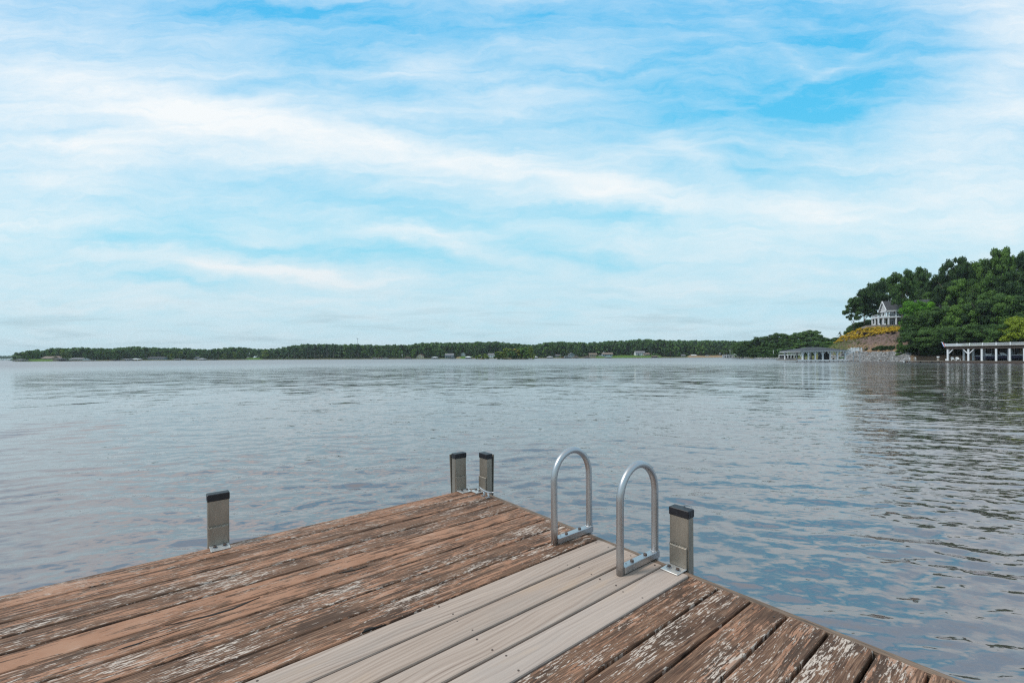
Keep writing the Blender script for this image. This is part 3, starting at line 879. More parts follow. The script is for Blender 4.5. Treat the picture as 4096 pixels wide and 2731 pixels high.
def crown_lobes(rng, kind, n):
    L = []
    if kind == 'broad':
        for i in range(n):
            z = 0.24+0.68*rng.random()**0.85
            rm = 0.42*math.sqrt(max(0.05, 1-((z-0.52)/0.47)**2))
            a = rng.random()*6.283; q = rm*(0.45+0.6*rng.random())
            L.append(((q*math.cos(a), q*math.sin(a), z), 0.06+0.085*rng.random()**1.5))
    elif kind == 'spread':
        for i in range(n):
            z = 0.40+0.56*rng.random()**0.8
            rm = 0.50*math.sqrt(max(0.05, 1-((z-0.66)/0.36)**2))
            a = rng.random()*6.283; q = rm*(0.25+0.8*rng.random())
            L.append(((q*math.cos(a), q*math.sin(a), z), 0.06+0.065*rng.random()))
    elif kind == 'pine':
        for i in range(n):
            z = 0.46+0.52*rng.random()
            rm = 0.20*(1.08-z)/0.5*(0.8+0.4*rng.random())+0.015
            a = rng.random()*6.283; q = rm*(0.3+0.75*rng.random())
            L.append(((q*math.cos(a), q*math.sin(a), z), 0.045+0.04*rng.random()))
    elif kind == 'cone':
        for i in range(n):
            z = 0.05+0.92*rng.random()
            rm = 0.34*(1.02-z)**0.8
            a = rng.random()*6.283; q = rm*(0.35+0.65*rng.random())
            L.append(((q*math.cos(a), q*math.sin(a), z), 0.05+0.05*rng.random()*(1.2-z)))
    elif kind == 'bush':
        for i in range(n):
            z = 0.12+0.72*rng.random()
            rm = 0.52*math.sqrt(max(0.05, 1-((z-0.35)/0.6)**2))
            a = rng.random()*6.283; q = rm*math.sqrt(rng.random())
            L.append(((q*math.cos(a), q*math.sin(a), z), 0.12+0.1*rng.random()))
    return L
def trunk_mb(rng, kind, top=0.8, r=0.022):
    mb = MB()
    pts = [(0, 0, -.06)]; x = y = 0
    for k in range(1, 6):
        x += rng.normal(0, .008); y += rng.normal(0, .008); pts.append((x, y, top*k/5))
    mb.tube(pts, [r*(1.25-1.0*k/5) for k in range(6)], 7)
    if kind in ('broad', 'spread'):
        for k in range(6):
            z = 0.26+0.09*k
            p = pts[min(5, int(z/top*5))]
            a = rng.random()*6.283; l = 0.2+.14*rng.random()
            q = (p[0]+l*math.cos(a), p[1]+l*math.sin(a), z+l*0.75)
            mid = (p[0]+.5*l*math.cos(a+.2), p[1]+.5*l*math.sin(a+.2), z+l*0.3)
            mb.tube([(p[0], p[1], z-.03), mid, q], [r*.55, r*.38, r*.12], 5)
    elif kind == 'pine':
        for k in range(5):
            z = 0.40+0.1*k; a = rng.random()*6.283; l = .1
            mb.tube([(pts[3][0], pts[3][1], z), (l*math.cos(a), l*math.sin(a), z+.05)], [r*.3, r*.1], 4)
    return mb
def proto(name, kind, seed, nl, per, leaf, flat=0.75):
    rng = np.random.default_rng(seed)
    V, Q = leaf_cloud(rng, crown_lobes(rng, kind, nl), per, leaf, flat)
    cache = {}
    tm = trunk_mb(rng, kind, {'broad': .72, 'spread': .8, 'pine': .93, 'cone': .9, 'bush': .3}[kind], {'broad': .022, 'spread': .02, 'pine': .013, 'cone': .015, 'bush': .012}[kind])
    def get(matkey):
        if matkey not in cache: cache[matkey] = np_mesh('crown', V, Q, M[matkey])
        return cache[matkey]
    return {'kind': kind, 'crown': get, 'trunk': tm.mesh('trunk', M['palebark'] if kind == 'pine' else M['bark']), 'V': V}
# the crowns of nearby trees are made once and shared
NEARP = {'broad': [proto('b', 'broad', s, 62, 240, .018, .6) for s in (11, 12, 13)],
         'spread': [proto('s', 'spread', s, 66, 220, .018, .45) for s in (21, 22, 23)],
         'cone': [proto('c', 'cone', 31, 70, 110, .024)], 'bush': [proto('u', 'bush', 41, 28, 150, .045), proto('u', 'bush', 42, 28, 150, .045)]}
FARP = {'broad': [proto('b', 'broad', s, 26, 16, .075) for s in (51, 52, 53, 54)],
        'pine': [proto('p', 'pine', s, 24, 11, .05) for s in (61, 62, 63, 64)],
        'bush': [proto('u', 'bush', 71, 14, 16, .11)]}
_rt = random.Random(99)
def tree(name, P, loc, h, wscale, mat, label, cat='tree', group=None):
    p = empty(name, loc, _rt.uniform(0, 6.283), label, cat, group)
    p.scale = (h*wscale, h*wscale*_rt.uniform(.9, 1.1), h)
    if P['kind'] != 'bush': link('trunk', P['trunk'], p)
    link('crown' if P['kind'] != 'bush' else 'foliage', P['crown'](mat), p)
    return p

# ------------------------------------------------------------------ far shore buildings
TAKEN = []          # (sx0, sx1, depth behind the waterline) spans kept clear of trees
def hip_boathouse(x0, x1, ytop, roof, post_m, label, off=-5.0, deep=7.0, walls=None, Y=None, nposts=4, name='boathouse', eave=.60, deck_m='dockwood', ridge=.12, group=None):
    xc = (x0+x1)/2
    Y = Y or float(Ys(tt(xc)))+off
    w = (x1-x0)/FPX*Y
    zt = zat(xc, ytop, Y+deep/2)
    ze = max(1.9, zt*eave)
    p = empty(name, (xat(xc, Y), Y, 0), 0, label, 'boathouse', group)
    MB().hip(-w/2, w/2, -.3, deep+.3, ze, zt, w*ridge, .28).build('roof', M[roof], p)
    MB().box(-w/2-.4, w/2+.4, -.9, deep+3, .35, .62).build('deck', M[deck_m], p)
    for row in (.1, deep-.3):
        for k in range(nposts):
            xx = -w/2+.25+(w-.5)*k/(nposts-1)
            MB().box(xx-.16, xx+.16, row-.16, row+.16, .62, ze-.28).build('post', M[post_m], p)
    if walls:
        MB().box(-w*.42, w*.30, deep*.55, deep-.6, .62, ze-.3).build('wall', M[walls], p)
    TAKEN.append((x0-4, x1+4, 6))
    return p
def house(x0, x1, ytop, ybase, wall, roof, label, off=22.0, deep=9.0, storeys=2, axis='x', nwin=4, roofh=.36, chimney=None, porch=None, trim='white', cat='house', name='house', Y=None):
    xc = (x0+x1)/2
    Y = Y or float(Ys(tt(xc)))+off
    w = (x1-x0)/FPX*Y
    zb = zat(xc, ybase, Y); zt = zat(xc, ytop, Y)
    H = zt-zb; hw = H*(1-roofh)
    p = empty(name, (xat(xc, Y), Y, zb), 0, label, cat)
    wl = MB().box(-w/2, w/2, 0, deep, -2.5, hw)
    if axis == 'y':
        for ya in (0, deep):
            wl.add([(-w/2, ya, hw), (w/2, ya, hw), (0, ya, H-.12)], [(0, 1, 2)])
    else:
        for xa in (-w/2, w/2):
            wl.add([(xa, 0, hw), (xa, deep, hw), (xa, deep/2, H-.12)], [(0, 1, 2)])
    wl.build('wall', M[wall], p)
    e = .5
    if axis == 'y': rf = MB().gable(-w/2-e, w/2+e, -e, deep+e, hw-.15, H+.1, .22, 'y')
    else: rf = MB().gable(-w/2-e, w/2+e, -e, deep+e, hw-.15, H+.1, .22, 'x')
    r_ = rf.build('roof', M[roof], p)
    if chimney is not None:
        MB().box(w*chimney-.5, w*chimney+.5, deep*.5, deep*.5+.9, H*.7, H+1.0).build('chimney', M['white'], r_)
    sh = hw/storeys
    for s in range(storeys):
        for k in range(nwin):
            xx = -w/2+w*(k+.5)/nwin
            ww = min(.62, w/nwin*.32)
            wn_ = MB().box(xx-ww-.1, xx+ww+.1, -.06, -.004, s*sh+sh*.28, s*sh+sh*.88).build('window', M[trim], p)
            MB().box(xx-ww, xx+ww, -.075, -.064, s*sh+sh*.33, s*sh+sh*.83).build('pane', M['glass'], wn_)
    if porch:
        a, b_ = porch
        MB().box(w*a, w*b_, -2.6, -.08, hw*.5, hw*.5+.25).build('porch_roof', M[roof], p)
        for k in range(4):
            xx = w*a+.15+(w*(b_-a)-.3)*k/3
            MB().box(xx-.11, xx+.11, -2.5, -2.28, -1.0, hw*.5-.004).build('porch_post', M['white'], p)
    TAKEN.append((x0-2, x1+2, off+deep+3))
    return p
BG = 'boathouses along the far shore'
hip_boathouse(52, 85, 1436, 'roof_grey', 'dockwood', 'grey hip-roofed boathouse at the far left tip of the shore', group=BG)
house(166, 205, 1425, 1441, 'tan', 'roof_brown', 'long brown-roofed house at the left end of the far shore', storeys=1, nwin=5, roofh=.45)
house(208, 256, 1424, 1441, 'brick', 'roof_brown', 'brick house half hidden by trees beside the long brown-roofed house', storeys=1, nwin=4, roofh=.4, off=30)
hip_boathouse(214, 244, 1431, 'roof_dark', 'dockwood', 'dark boathouse with tall posts on the left far shore', walls='darkwood', group=BG)
house(277, 331, 1431, 1442, 'white', 'roof_grey', 'long low white house with a grey roof on the left shore', storeys=1, nwin=7, roofh=.42, off=14)
hip_boathouse(341, 361, 1437, 'roof_grey', 'white', 'small grey-roofed boathouse with white posts right of the long white house', group=BG)
hip_boathouse(437, 467, 1437, 'roof_grey', 'dockwood', 'low dark boathouse with a grey roof left of the two white boathouses', walls='greyside', group=BG)
hip_boathouse(485, 516, 1434, 'roof_grey', 'white', 'white-walled boathouse under a grey hip roof, left neighbour of the white-roofed one', walls='white', group=BG)
hip_boathouse(518, 550, 1433.5, 'white_roof', 'white', 'boathouse with a bright white hip roof on the left far shore', group=BG)
house(588, 654, 1427, 1440, 'bluegrey', 'roof_dark', 'long dark waterside house with white canopies on the left far shore', storeys=1, nwin=8, roofh=.35, off=10)
hip_boathouse(691, 718, 1434, 'roof_grey', 'white', 'grey boathouse with white posts right of the long dark house', group=BG)
hip_boathouse(789, 811, 1433, 'white_roof', 'tan', 'tan boathouse with a pale roof near the left lawn', walls='tan', group=BG)
hip_boathouse(831, 853, 1435, 'roof_dark', 'dockwood', 'small dark boathouse just left of the sloping lawn', group=BG)
house(775, 788, 1427, 1439, 'greyside', 'roof_grey', 'small grey house among trees behind the pale-roofed tan boathouse', storeys=1, nwin=2, roofh=.4)
hip_boathouse(1487, 1503, 1429, 'roof_grey', 'yellowwall', 'yellow-sided boathouse below the wood right of the radio mast', walls='yellowwall', group=BG)
hip_boathouse(1504, 1531, 1429, 'roof_brown', 'white', 'brown-roofed boathouse with white posts beside the yellow-sided one', walls='dark_recess', group=BG)
hip_boathouse(1532, 1549, 1429.5, 'roof_grey', 'white', 'small pale boathouse at the right end of the row below the mast', group=BG)
hip_boathouse(1615, 1643, 1428, 'roof_brown', 'dockwood', 'brown hip-roofed boathouse left of the cream house', walls='greyside', group=BG)
house(1666, 1694, 1415.5, 1432, 'cream', 'roof_red', 'cream gabled house with a red-brown roof by the far shore', storeys=2, nwin=3, axis='y', roofh=.4, off=16)
hip_boathouse(1725, 1751, 1427, 'white_roof', 'bluegrey', 'white-roofed boathouse between the cream house and the blue-grey house', walls='bluegrey', group=BG)
house(1780, 1813, 1413.5, 1431, 'bluegrey', 'roof_grey', 'two-storey blue-grey house with white trim left of the island', storeys=2, nwin=5, axis='x', roofh=.36, off=12, porch=(-.45, .3))
hip_boathouse(1795, 1819, 1427, 'roof_dark', 'dockwood', 'low dark boathouse in front of the blue-grey house', group=BG)
house(1843, 1861, 1409, 1424, 'white', 'roof_grey', 'white house half hidden among trees right of the blue-grey house', storeys=2, nwin=2, axis='y', off=34)
hip_boathouse(1860, 1885, 1425, 'white_roof', 'bluegrey', 'boathouse with a white roof and blue sides left of the small islet', walls='bluegrey', group=BG)
house(1952, 1978, 1413, 1430, 'white', 'roof_grey', 'white house showing just left of the wooded island', storeys=2, nwin=3, off=16)
hip_boathouse(2132, 2151, 1424.5, 'white_roof', 'white', 'white boathouse just right of the wooded island', group=BG)
hip_boathouse(2188, 2212, 1425, 'white_roof', 'white', 'white-roofed boathouse in front of bare pine trunks right of the island', walls='white', group=BG)
house(2221, 2249, 1418, 1428, 'greyside', 'roof_grey', 'grey house behind tree trunks left of the gabled house', storeys=1, nwin=5, off=30)
hip_boathouse(2258, 2285, 1424, 'roof_grey', 'white', 'flat boathouse with white rails in front of the gabled house', ridge=.4, eave=.85, walls='bluegrey', group=BG)
house(2275, 2300, 1410, 1429, 'bluegrey', 'roof_grey', 'pale blue-grey gabled house on the far shore right of the island', storeys=2, nwin=3, axis='y', roofh=.42, off=14)
hip_boathouse(2295, 2316, 1424, 'roof_brown', 'tan', 'tan boathouse with a pale roof right of the gabled house', walls='tan', group=BG)
hip_boathouse(2340, 2362, 1424, 'roof_brown', 'tan', 'brown boathouse midway between the gabled house and the arched house', walls='tan', group=BG)
house(2358, 2388, 1412, 1427, 'tan', 'roof_brown', 'brown house among trees left of the arched house', storeys=2, nwin=4, off=24)
house(2411, 2452, 1410, 1427, 'bluegrey', 'roof_brown', 'wide house with tall white arches and chimney on the far shore', storeys=1, nwin=6, off=16, roofh=.34, chimney=-.32)
hip_boathouse(2427, 2447, 1424, 'teal', 'white', 'small boathouse with a pale teal roof in front of the arched house', group=BG)
house(2543, 2580, 1404, 1423, 'white', 'roof_grey', 'big white house above the lawn on the far shore', storeys=2, nwin=5, off=22, roofh=.34, porch=(-.5, -.05))
house(2576, 2599, 1411, 1424, 'tan', 'roof_brown', 'brown porch wing at the right of the big white house', storeys=1, nwin=4, off=20, roofh=.35)
hip_boathouse(2611, 2637, 1422, 'roof_brown', 'dockwood', 'brown boathouse right of the big white house', walls='darkwood', group=BG)
house(2726, 2742, 1417, 1425, 'greyside', 'roof_grey', 'small grey cottage among trees left of the beach', storeys=1, nwin=3, off=22)
house(2769, 2787, 1418.5, 1425, 'white', 'white_roof', 'low white cottage behind the sandy beach', storeys=1, nwin=4, off=22)

def craft(name, x0, x1, mat, label, cat, off=-12.0, h=.9, Y=None, z=-.1, cabin=False, group=None):
    xc = (x0+x1)/2; Y = Y or float(Ys(tt(xc)))+off; L = (x1-x0)/FPX*Y
    p = empty(name, (xat(xc, Y), Y, z), 0, label, cat, group)
    st = []
    n = 9
    for k in range(n):
        q = k/(n-1); b_ = .16*L*min(1, (1-q)*2.6+.06)
        if q < .1: b_ *= .9
        zz = h*(1+.25*q*q)
        st += [(-L/2+L*q, -b_, zz), (-L/2+L*q, -b_*.6, .05+.3*h*q*q), (-L/2+L*q, b_*.6, .05+.3*h*q*q), (-L/2+L*q, b_, zz)]
    f = []
    for k in range(n-1):
        for j in range(4):
            f.append((k*4+j, (k+1)*4+j, (k+1)*4+(j+1) % 4, k*4+(j+1) % 4))
    f += [(0, 1, 2, 3), tuple((n-1)*4+j for j in (3, 2, 1, 0))]
    MB().add(st, f).build('hull', M[mat], p)
    if cabin:
        MB().box(-.12*L, .12*L, -.09*L, .09*L, h, h+.10*L, .05).build('windshield', M['glass'], p)
    return p
craft('motorboat', 5, 19, 'white', 'white motorboat at the far left edge below the hazy hills', 'boat', Y=1150, h=1.3, cabin=True)
craft('motorboat', 35, 53, 'white', 'white motorboat between the left edge and the tip of the shore', 'boat', Y=800, h=1.2, cabin=True)
craft('motorboat', 726, 746, 'white', 'white motorboat moored right of the grey boathouse on the left shore', 'boat', off=-16, h=1.0, cabin=True)
craft('canoe', 2244, 2260, 'orange', 'orange canoe drawn up left of the flat white-railed boathouse', 'canoe', off=1.5, h=.5, z=.9)
craft('kayak', 2531, 2545, 'orange', 'left orange kayak lying below the big white house', 'kayak', off=-3, h=.45)
craft('kayak', 2547, 2560, 'orange', 'right orange kayak lying below the big white house', 'kayak', off=-3, h=.45)

def car(xc, y, wpx, mat, label, off):
    Y = float(Ys(tt(xc)))+off; L = wpx/FPX*Y; z = gz(xat(xc, Y), Y)
    z = max(z, zat(xc, y, Y))
    p = empty('parked_car', (xat(xc, Y), Y, z), 0, label, 'car')
    MB().box(-L/2, L/2, -.85, .85, .35, .95, .12).build('body', M[mat], p)
    MB().box(-L*.28, L*.26, -.75, .75, .952, 1.5, .2).build('cabin', M['glass'], p)
    for sx_ in (-.32, .32):
        for sy_ in (-.8, .8):
            MB().tube([(L*sx_, sy_-.1, .33), (L*sx_, sy_+.1, .33)], .33, 12).build('wheel', M['black'], p)
car(2829, 1424.5, 15, 'white', 'white car parked on the sandy beach left of the headland', 14)
car(2401, 1424, 13, 'white', 'white car parked left of the arched house', 16)

def pole(name, xc, y0, y1, label, cat, Y, r=.14, lamp=True):
    z0, z1 = zat(xc, y0, Y), zat(xc, y1, Y)
    p = empty(name, (xat(xc, Y), Y, z0), 0, label, cat)
    MB().tube([(0, 0, -1), (0, 0, z1-z0)], [r*1.1, r*.8], 8).build('pole', M['white'], p)
    if lamp: MB().box(-.7, .7, -.3, .3, z1-z0+.02, z1-z0+.9, .1).build('lamp_head', M['white'], p)
    return p
pole('lamp_post', 1609, 1432, 1420, 'white lamp post at the shore left of the brown hip-roofed boathouse', 'lamp post', float(Ys(tt(1609)))+3)
pole('lamp_post', 2880, 1427, 1415, 'pale lamp post on the beach left of the white-roofed boat shed', 'lamp post', float(Ys(tt(2880)))+4)

def mast():
    Y = 1000.0; zt = zat(1430.6, 1352, Y); z0 = 8.0
    p = empty('radio_mast', (xat(1430.6, Y), Y, z0), 0, 'thin lattice radio mast rising above the far wood', 'mast')
    H = zt-z0; L = MB(); w = .55
    for a in range(3):
        an = a*2.094; L.tube([(w*math.cos(an), w*math.sin(an), 0), (w*.5*math.cos(an), w*.5*math.sin(an), H)], .11, 5)
    for k in range(26):
        z = H*k/26; z2 = H*(k+1)/26
        for a in range(3):
            q, q2 = w*(1-.5*k/26), w*(1-.5*(k+1)/26)
            L.beam((q*math.cos(a*2.094), q*math.sin(a*2.094), z), (q2*math.cos((a+1)*2.094), q2*math.sin((a+1)*2.094), z2), .09)
    L.build('lattice', M['steelgrey'], p)
    for z, w2, h in ((H-1.2, 3.4, 2.4), (H-16, 3.2, .8)):
        m_ = MB().beam((-w2/2, -.3, z), (w2/2, -.3, z), .15)
        for k in range(4):
            xx = -w2/2+w2*k/3; m_.box(xx-.18, xx+.18, -.55, -.31, z-h/2, z+h/2)
        m_.build('antenna_array', M['steelgrey'], p)
mast()

# ------------------------------------------------------------------ boat sheds nearer the headland
def railed_shed(x0, x1, yt, yd, Y, wall, label, slope_roof=False, deep=8.0):
    """flat roof-deck boathouse with posts and a top rail"""
    xc = (x0+x1)/2; w = (x1-x0)/FPX*Y
    zt = zat(xc, yt, Y); zr = zat(xc, yd, Y)
    p = empty('boathouse', (xat(xc, Y), Y, 0), 0, label, 'boathouse')
    MB().box(-w/2-.3, w/2+.3, -1, deep, .3, .55).build('deck', M['dockwood'], p)
    MB().box(-w/2, w/2, 0, deep, zr-.35, zr).build('roof_deck', M['white'], p)
    for row in (.15, deep-.2):
        for k in range(6):
            xx = -w/2+.2+(w-.4)*k/5
            MB().box(xx-.17, xx+.17, row-.15, row+.15, .55, zr-.352).build('post', M['white'], p)
    if wall: MB().box(-w/2+.4, w/2-.4, deep*.5, deep-.5, .55, zr-.36).build('wall', M[wall], p)
    r = MB()
    r.box(-w/2, w/2, .02, .14, zt-.14, zt); r.box(-w/2, w/2, .03, .12, zr+.15, zr+.25)
    r.box(-w/2, -w/2+.12, .15, deep, zt-.14, zt); r.box(w/2-.12, w/2, .15, deep, zt-.14, zt)
    for k in range(int(w/.7)+1):
        xx = -w/2+.06+(w-.12)*k/int(w/.7); r.box(xx-.05, xx+.05, .04, .12, zr, zt-.142)
    r.build('railing', M['white'], p)
    return p
railed_shed(3151, 3215, 1411.5, 1418, 262, 'dark_recess', 'long white boathouse with a railed roof deck below the headland trees', deep=9)
pw = railed_shed(2906, 2938, 1418, 1421, 372, 'greyside', 'grey boat shed with a white flat roof left of the headland', deep=8)
TAKEN.append((2900, 2952, 8))
MB().beam((3.2, .4, 3.6), (8.0, .4, .8), .9, .25).build('ramp', M['white'], pw)
MB().tube([(.6, 2, 3.4), (.6, 2, 7.6)], .09, 6).build('flagpole', M['white'], pw)
house(3096, 3124, 1398, 1411, 'bluegrey', 'roof_dark', 'grey house under dark trees on the headland', Y=318, storeys=1, nwin=3, roofh=.4)
pole('lamp_post', 3093.5, 1422, 1400, 'tall white pole standing at the headland shore', 'pole', 290, r=.09, lamp=False)

# ------------------------------------------------------------------ far trees, front rows as individuals
SEG = [(54,165,'on the low point at the left end of the far shore'),
 (165,275,'behind the long brown-roofed house at the left end of the shore'),
 (275,480,'behind the long low white house on the left shore'),
 (480,690,'behind the white-roofed boathouses on the left shore'),
 (690,985,'between the long dark waterside house and the sloping lawn'),
 (985,1085,'beside the sloping lawn on the left far shore'),
 (1085,1425,'in the unbroken wood left of the radio mast'),
 (1425,1660,'between the radio mast and the cream house'),
 (1660,1980,'between the cream house and the wooded island'),
 (1980,2140,'on the far shore behind the wooded island'),
 (2140,2400,'between the wooded island and the arched house'),
 (2400,2660,'near the arched house and the big white house'),
 (2660,2950,'between the big white house and the right headland')]
def seg(sx):
    for a, b_, s in SEG:
        if a <= sx < b_: return s
    return SEG[-1][2]
rf = random.Random(17)
sx = 60.0
while sx < 2945:
    s_ = seg(sx)
    inpine = 1085 <= sx < 1440
    lawn = 985 <= sx <= 1040
    for row in (0, 1):
        x_ = sx+rf.uniform(-5, 5)
        if x_ < 57: x_ = 58
        d = rf.uniform(7, 13) if row == 0 else rf.uniform(22, 34)
        for a, b_, dd in TAKEN:
            if a-3 < x_ < b_+3: d = max(d, dd+rf.uniform(2, 6))
        if lawn: d = max(d, 55)
        elif any(a-4 < x_ < b_+4 for a, b_ in LAWN+SAND) and rf.random() < .85: d = max(d, rf.uniform(30, 40))
        if row == 0 and d > 20 and not lawn: d += rf.uniform(0, 6)
        Y = float(Ys(tt(x_)))+d
        X = xat(x_, Y); g = gz(X, Y)
        top = skyz(x_, Y)
        pine = rf.random() < (.85 if inpine else .38)
        h = (top-g)*(rf.uniform(.62, .95) if row else rf.uniform(.48, .86))
        if inpine: h = (top-g)*rf.uniform(.82, 1.0)
        h = max(5.5, min(h, 24))
        if pine:
            tree('pine_tree', rf.choice(FARP['pine']), (X, Y, g), h, rf.uniform(.85, 1.25) if not inpine else rf.uniform(1.0, 1.35), 'leaf_pine',
                 'dark slender pine '+s_, group='pines '+s_)
        else:
            q = rf.random()
            if q < .09 and not inpine: mk, lb = 'leaf_olive', 'yellowish broad tree '
            elif q < .5: mk, lb = 'leaf_mid', 'mid-green broad tree '
            else: mk, lb = 'leaf_dark', 'dark green broad tree '
            tree('broad_tree', rf.choice(FARP['broad']), (X, Y, g), h, rf.uniform(.62, .95), mk, lb+s_, group=lb.strip()+'s '+s_)
    sx += 22.0 if sx < 985 else 25.0
# the wood behind, one mass
def wood_mass():
    rng = np.random.default_rng(77)
    protos = []
    for kind, sd in (('broad', 1), ('broad', 2), ('broad', 3), ('pine', 4), ('pine', 5)):
        r2 = np.random.default_rng(sd)
        V, Q = leaf_cloud(r2, crown_lobes(r2, kind, 16), 9, .10 if kind == 'broad' else .07)
        protos.append((kind, V))
    VS = []
    def put(x_, Y, wmin):
        X = xat(x_, Y); g = gz(X, Y); top = skyz(x_, Y)
        d = Y-float(Ys(tt(x_)))
        k, V = protos[rng.integers(5)]
        h = (top-g)*rng.uniform(.84, 1.0)
        h = max(6, min(h, 26)); w = h*(rng.uniform(.6, .9) if k == 'broad' else rng.uniform(1.0, 1.4))
        a = rng.random()*6.283; c, s = math.cos(a), math.sin(a)
        P = np.stack([(V[:, 0]*c-V[:, 1]*s)*w+X, (V[:, 0]*s+V[:, 1]*c)*w+Y, V[:, 2]*h+g], -1)
        VS.append(P)
    x_ = 66.0
    for d in (34, 44, 56, 70, 86, 104, 124, 142, 154):
        x_ = 62.0+rng.uniform(0, 10)
        while x_ < 2990:
            Y = float(Ys(tt(x_)))+d+rng.uniform(-5, 5)
            ok = not (985 < x_ < 1045 and d < 66)
            for a, b_, dd in TAKEN:
                if a < x_ < b_ and d < dd+6: ok = False
            if x_ > 2945: Y = 560+d
            if ok and not (x_ < 110 and d > 60): put(x_, Y, 5)
            x_ += rng.uniform(15, 24)
    for x_ in np.arange(2965, 3335, 12.0):
        for d in (50, 80): put(x_+rng.uniform(-4, 4), float(Ys(tt(x_)))+d, 5)
    r3 = np.random.default_rng(9)
    VB, _ = leaf_cloud(r3, crown_lobes(r3, 'bush', 9), 8, .16)
    def low(x_, Y, h, g):
        a = rng.random()*6.283; c, s = math.cos(a), math.sin(a); X = xat(x_, Y)
        VS.append(np.stack([(VB[:, 0]*c-VB[:, 1]*s)*h*1.9+X, (VB[:, 0]*s+VB[:, 1]*c)*h*1.9+Y, VB[:, 2]*h+g-.3], -1))
    for d in (30, 60, 105):
        x_ = 60.0
        while x_ < 2990:
            Y = float(Ys(tt(x_)))+d+rng.uniform(-5, 5)
            if not ((985 < x_ < 1045 and d < 66) or any(a < x_ < b_ and d < dd+3 for a, b_, dd in TAKEN)) and not (x_ < 80 and d > 40):
                low(x_, Y+(8 if any(a < x_ < b_ for a, b_ in LAWN+SAND) else 0), rng.uniform(3.5, 7), gz(xat(x_, Y), Y))
            x_ += rng.uniform(11, 16)
    for x_ in np.arange(2950, 3330, 9.0):
        for d in (32, 70):
            Y = float(Ys(tt(x_)))+d+rng.uniform(-4, 4); low(x_, Y, rng.uniform(3.5, 6.5), gz(xat(x_, Y), Y))
    for d in (20, 60, 110, 150):
        x_ = -330.0
        while x_ < 60:
            put(x_, 1700+d+rng.uniform(-9, 9), 8); x_ += rng.uniform(6, 10)
    V = np.concatenate(VS)
    o = link('woods', np_mesh('woods', V, np.arange(len(V)).reshape(-1, 4), M['wood_mass']))
    tag(o, 'continuous far-off green wood along the whole opposite shore', 'woods', kind='stuff')
wood_mass()

# ------------------------------------------------------------------ islands
def islet(name, x0, x1, Y, h, label, cat='island'):
    xc = (x0+x1)/2; a = (x1-x0)/2/FPX*Y; b_ = a*.55
    V, F = [], []
    nr, ns = 6, 36
    rng = random.Random(int(x0))
    for i in range(nr):
        q = 1-i/(nr-1)
        for k in range(ns):
            an = 2*math.pi*k/ns; w = 1+.06*math.sin(an*3+1)+.05*math.sin(an*5)
            V.append((a*q*w*math.cos(an), b_*q*w*math.sin(an), -.8+(h+.8)*(1-q**2.2)+rng.uniform(-.06, .06)))
    for i in range(nr-1):
        for k in range(ns):
            F.append((i*ns+k, i*ns+(k+1) % ns, (i+1)*ns+(k+1) % ns, (i+1)*ns+k))
    o = MB().add(V, F, True).build(name, plain(name+'_ground', (.13,.095,.055), .95, .4, .8))
    o.location = (xat(xc, Y), Y, 0)
    return tag(o, label, cat, kind='structure')
islet('island', 1980, 2134, 418, 1.0, 'small wooded island in front of the far shore')
islet('islet', 1902, 1950, 430, .7, 'tiny low islet left of the wooded island')
IS = [(1996,1407,52,'leaf_olive','olive leafy tree at the left end of the island'),
 (2010,1396,40,'leaf_olive','taller olive tree second from the left end of the island'),
 (2028,1393,44,'leaf_olive','leafy olive tree left of the island centre'),
 (2046,1398,40,'leaf_dark','dark green tree at the island centre'),
 (2066,1396,54,'leaf_gold','broad golden tree right of the island centre'),
 (2085,1390,50,'leaf_mid','green tree behind the golden crown on the island'),
 (2096,1388,40,'leaf_mid','mid-green tree on the right half of the island'),
 (2110,1384,46,'leaf_olive','tallest olive-green tree on the island'),
 (2124,1402,36,'leaf_olive','low olive tree at the right end of the island')]
for x_, yt, w_, mk, lb in IS:
    Y = 418+rf.uniform(-6, 6); h = zat(x_, yt, Y)-.4
    tree('island_tree', rf.choice(FARP['broad'] if w_ > 36 else FARP['broad']), (xat(x_, Y), Y, .4), h, w_/FPX*Y/h/.86, mk, lb)
for k, x_ in enumerate((1986, 2003, 2020, 2058, 2080, 2104, 2128)):
    Y = 412; h = rf.uniform(3.5, 6.0)
    tree('shrub', FARP['bush'][0], (xat(x_, Y), Y, .15), h, 1.0, rf.choice(['leaf_mid', 'leaf_olive']), 'low shrub at the waterline of the wooded island', 'shrub', 'shrubs fringing the island')
for x_, h in ((1908, 3.2), (1943, 5.0), (1935, 3.6)):
    tree('shrub', FARP['bush'][0], (xat(x_, 430), 430, .3), h, 1.1, 'leaf_olive', 'olive shrub on the tiny islet beside the gazebo', 'shrub', 'shrubs on the tiny islet')
gzb = empty('gazebo', (xat(1919, 432), 432, .45), 0, 'small open gazebo with a green roof on the tiny islet', 'gazebo')
MB().hip(-2.3, 2.3, -1.8, 1.8, 2.6, 4.2, .3, .15).build('roof', M['leaf_olive'], gzb)
for a, b_ in ((-1.9, -1.4), (1.9, -1.4), (-1.9, 1.4), (1.9, 1.4)):
    MB().box(a-.12, a+.12, b_-.12, b_+.12, 0, 2.45).build('post', M['white'], gzb)

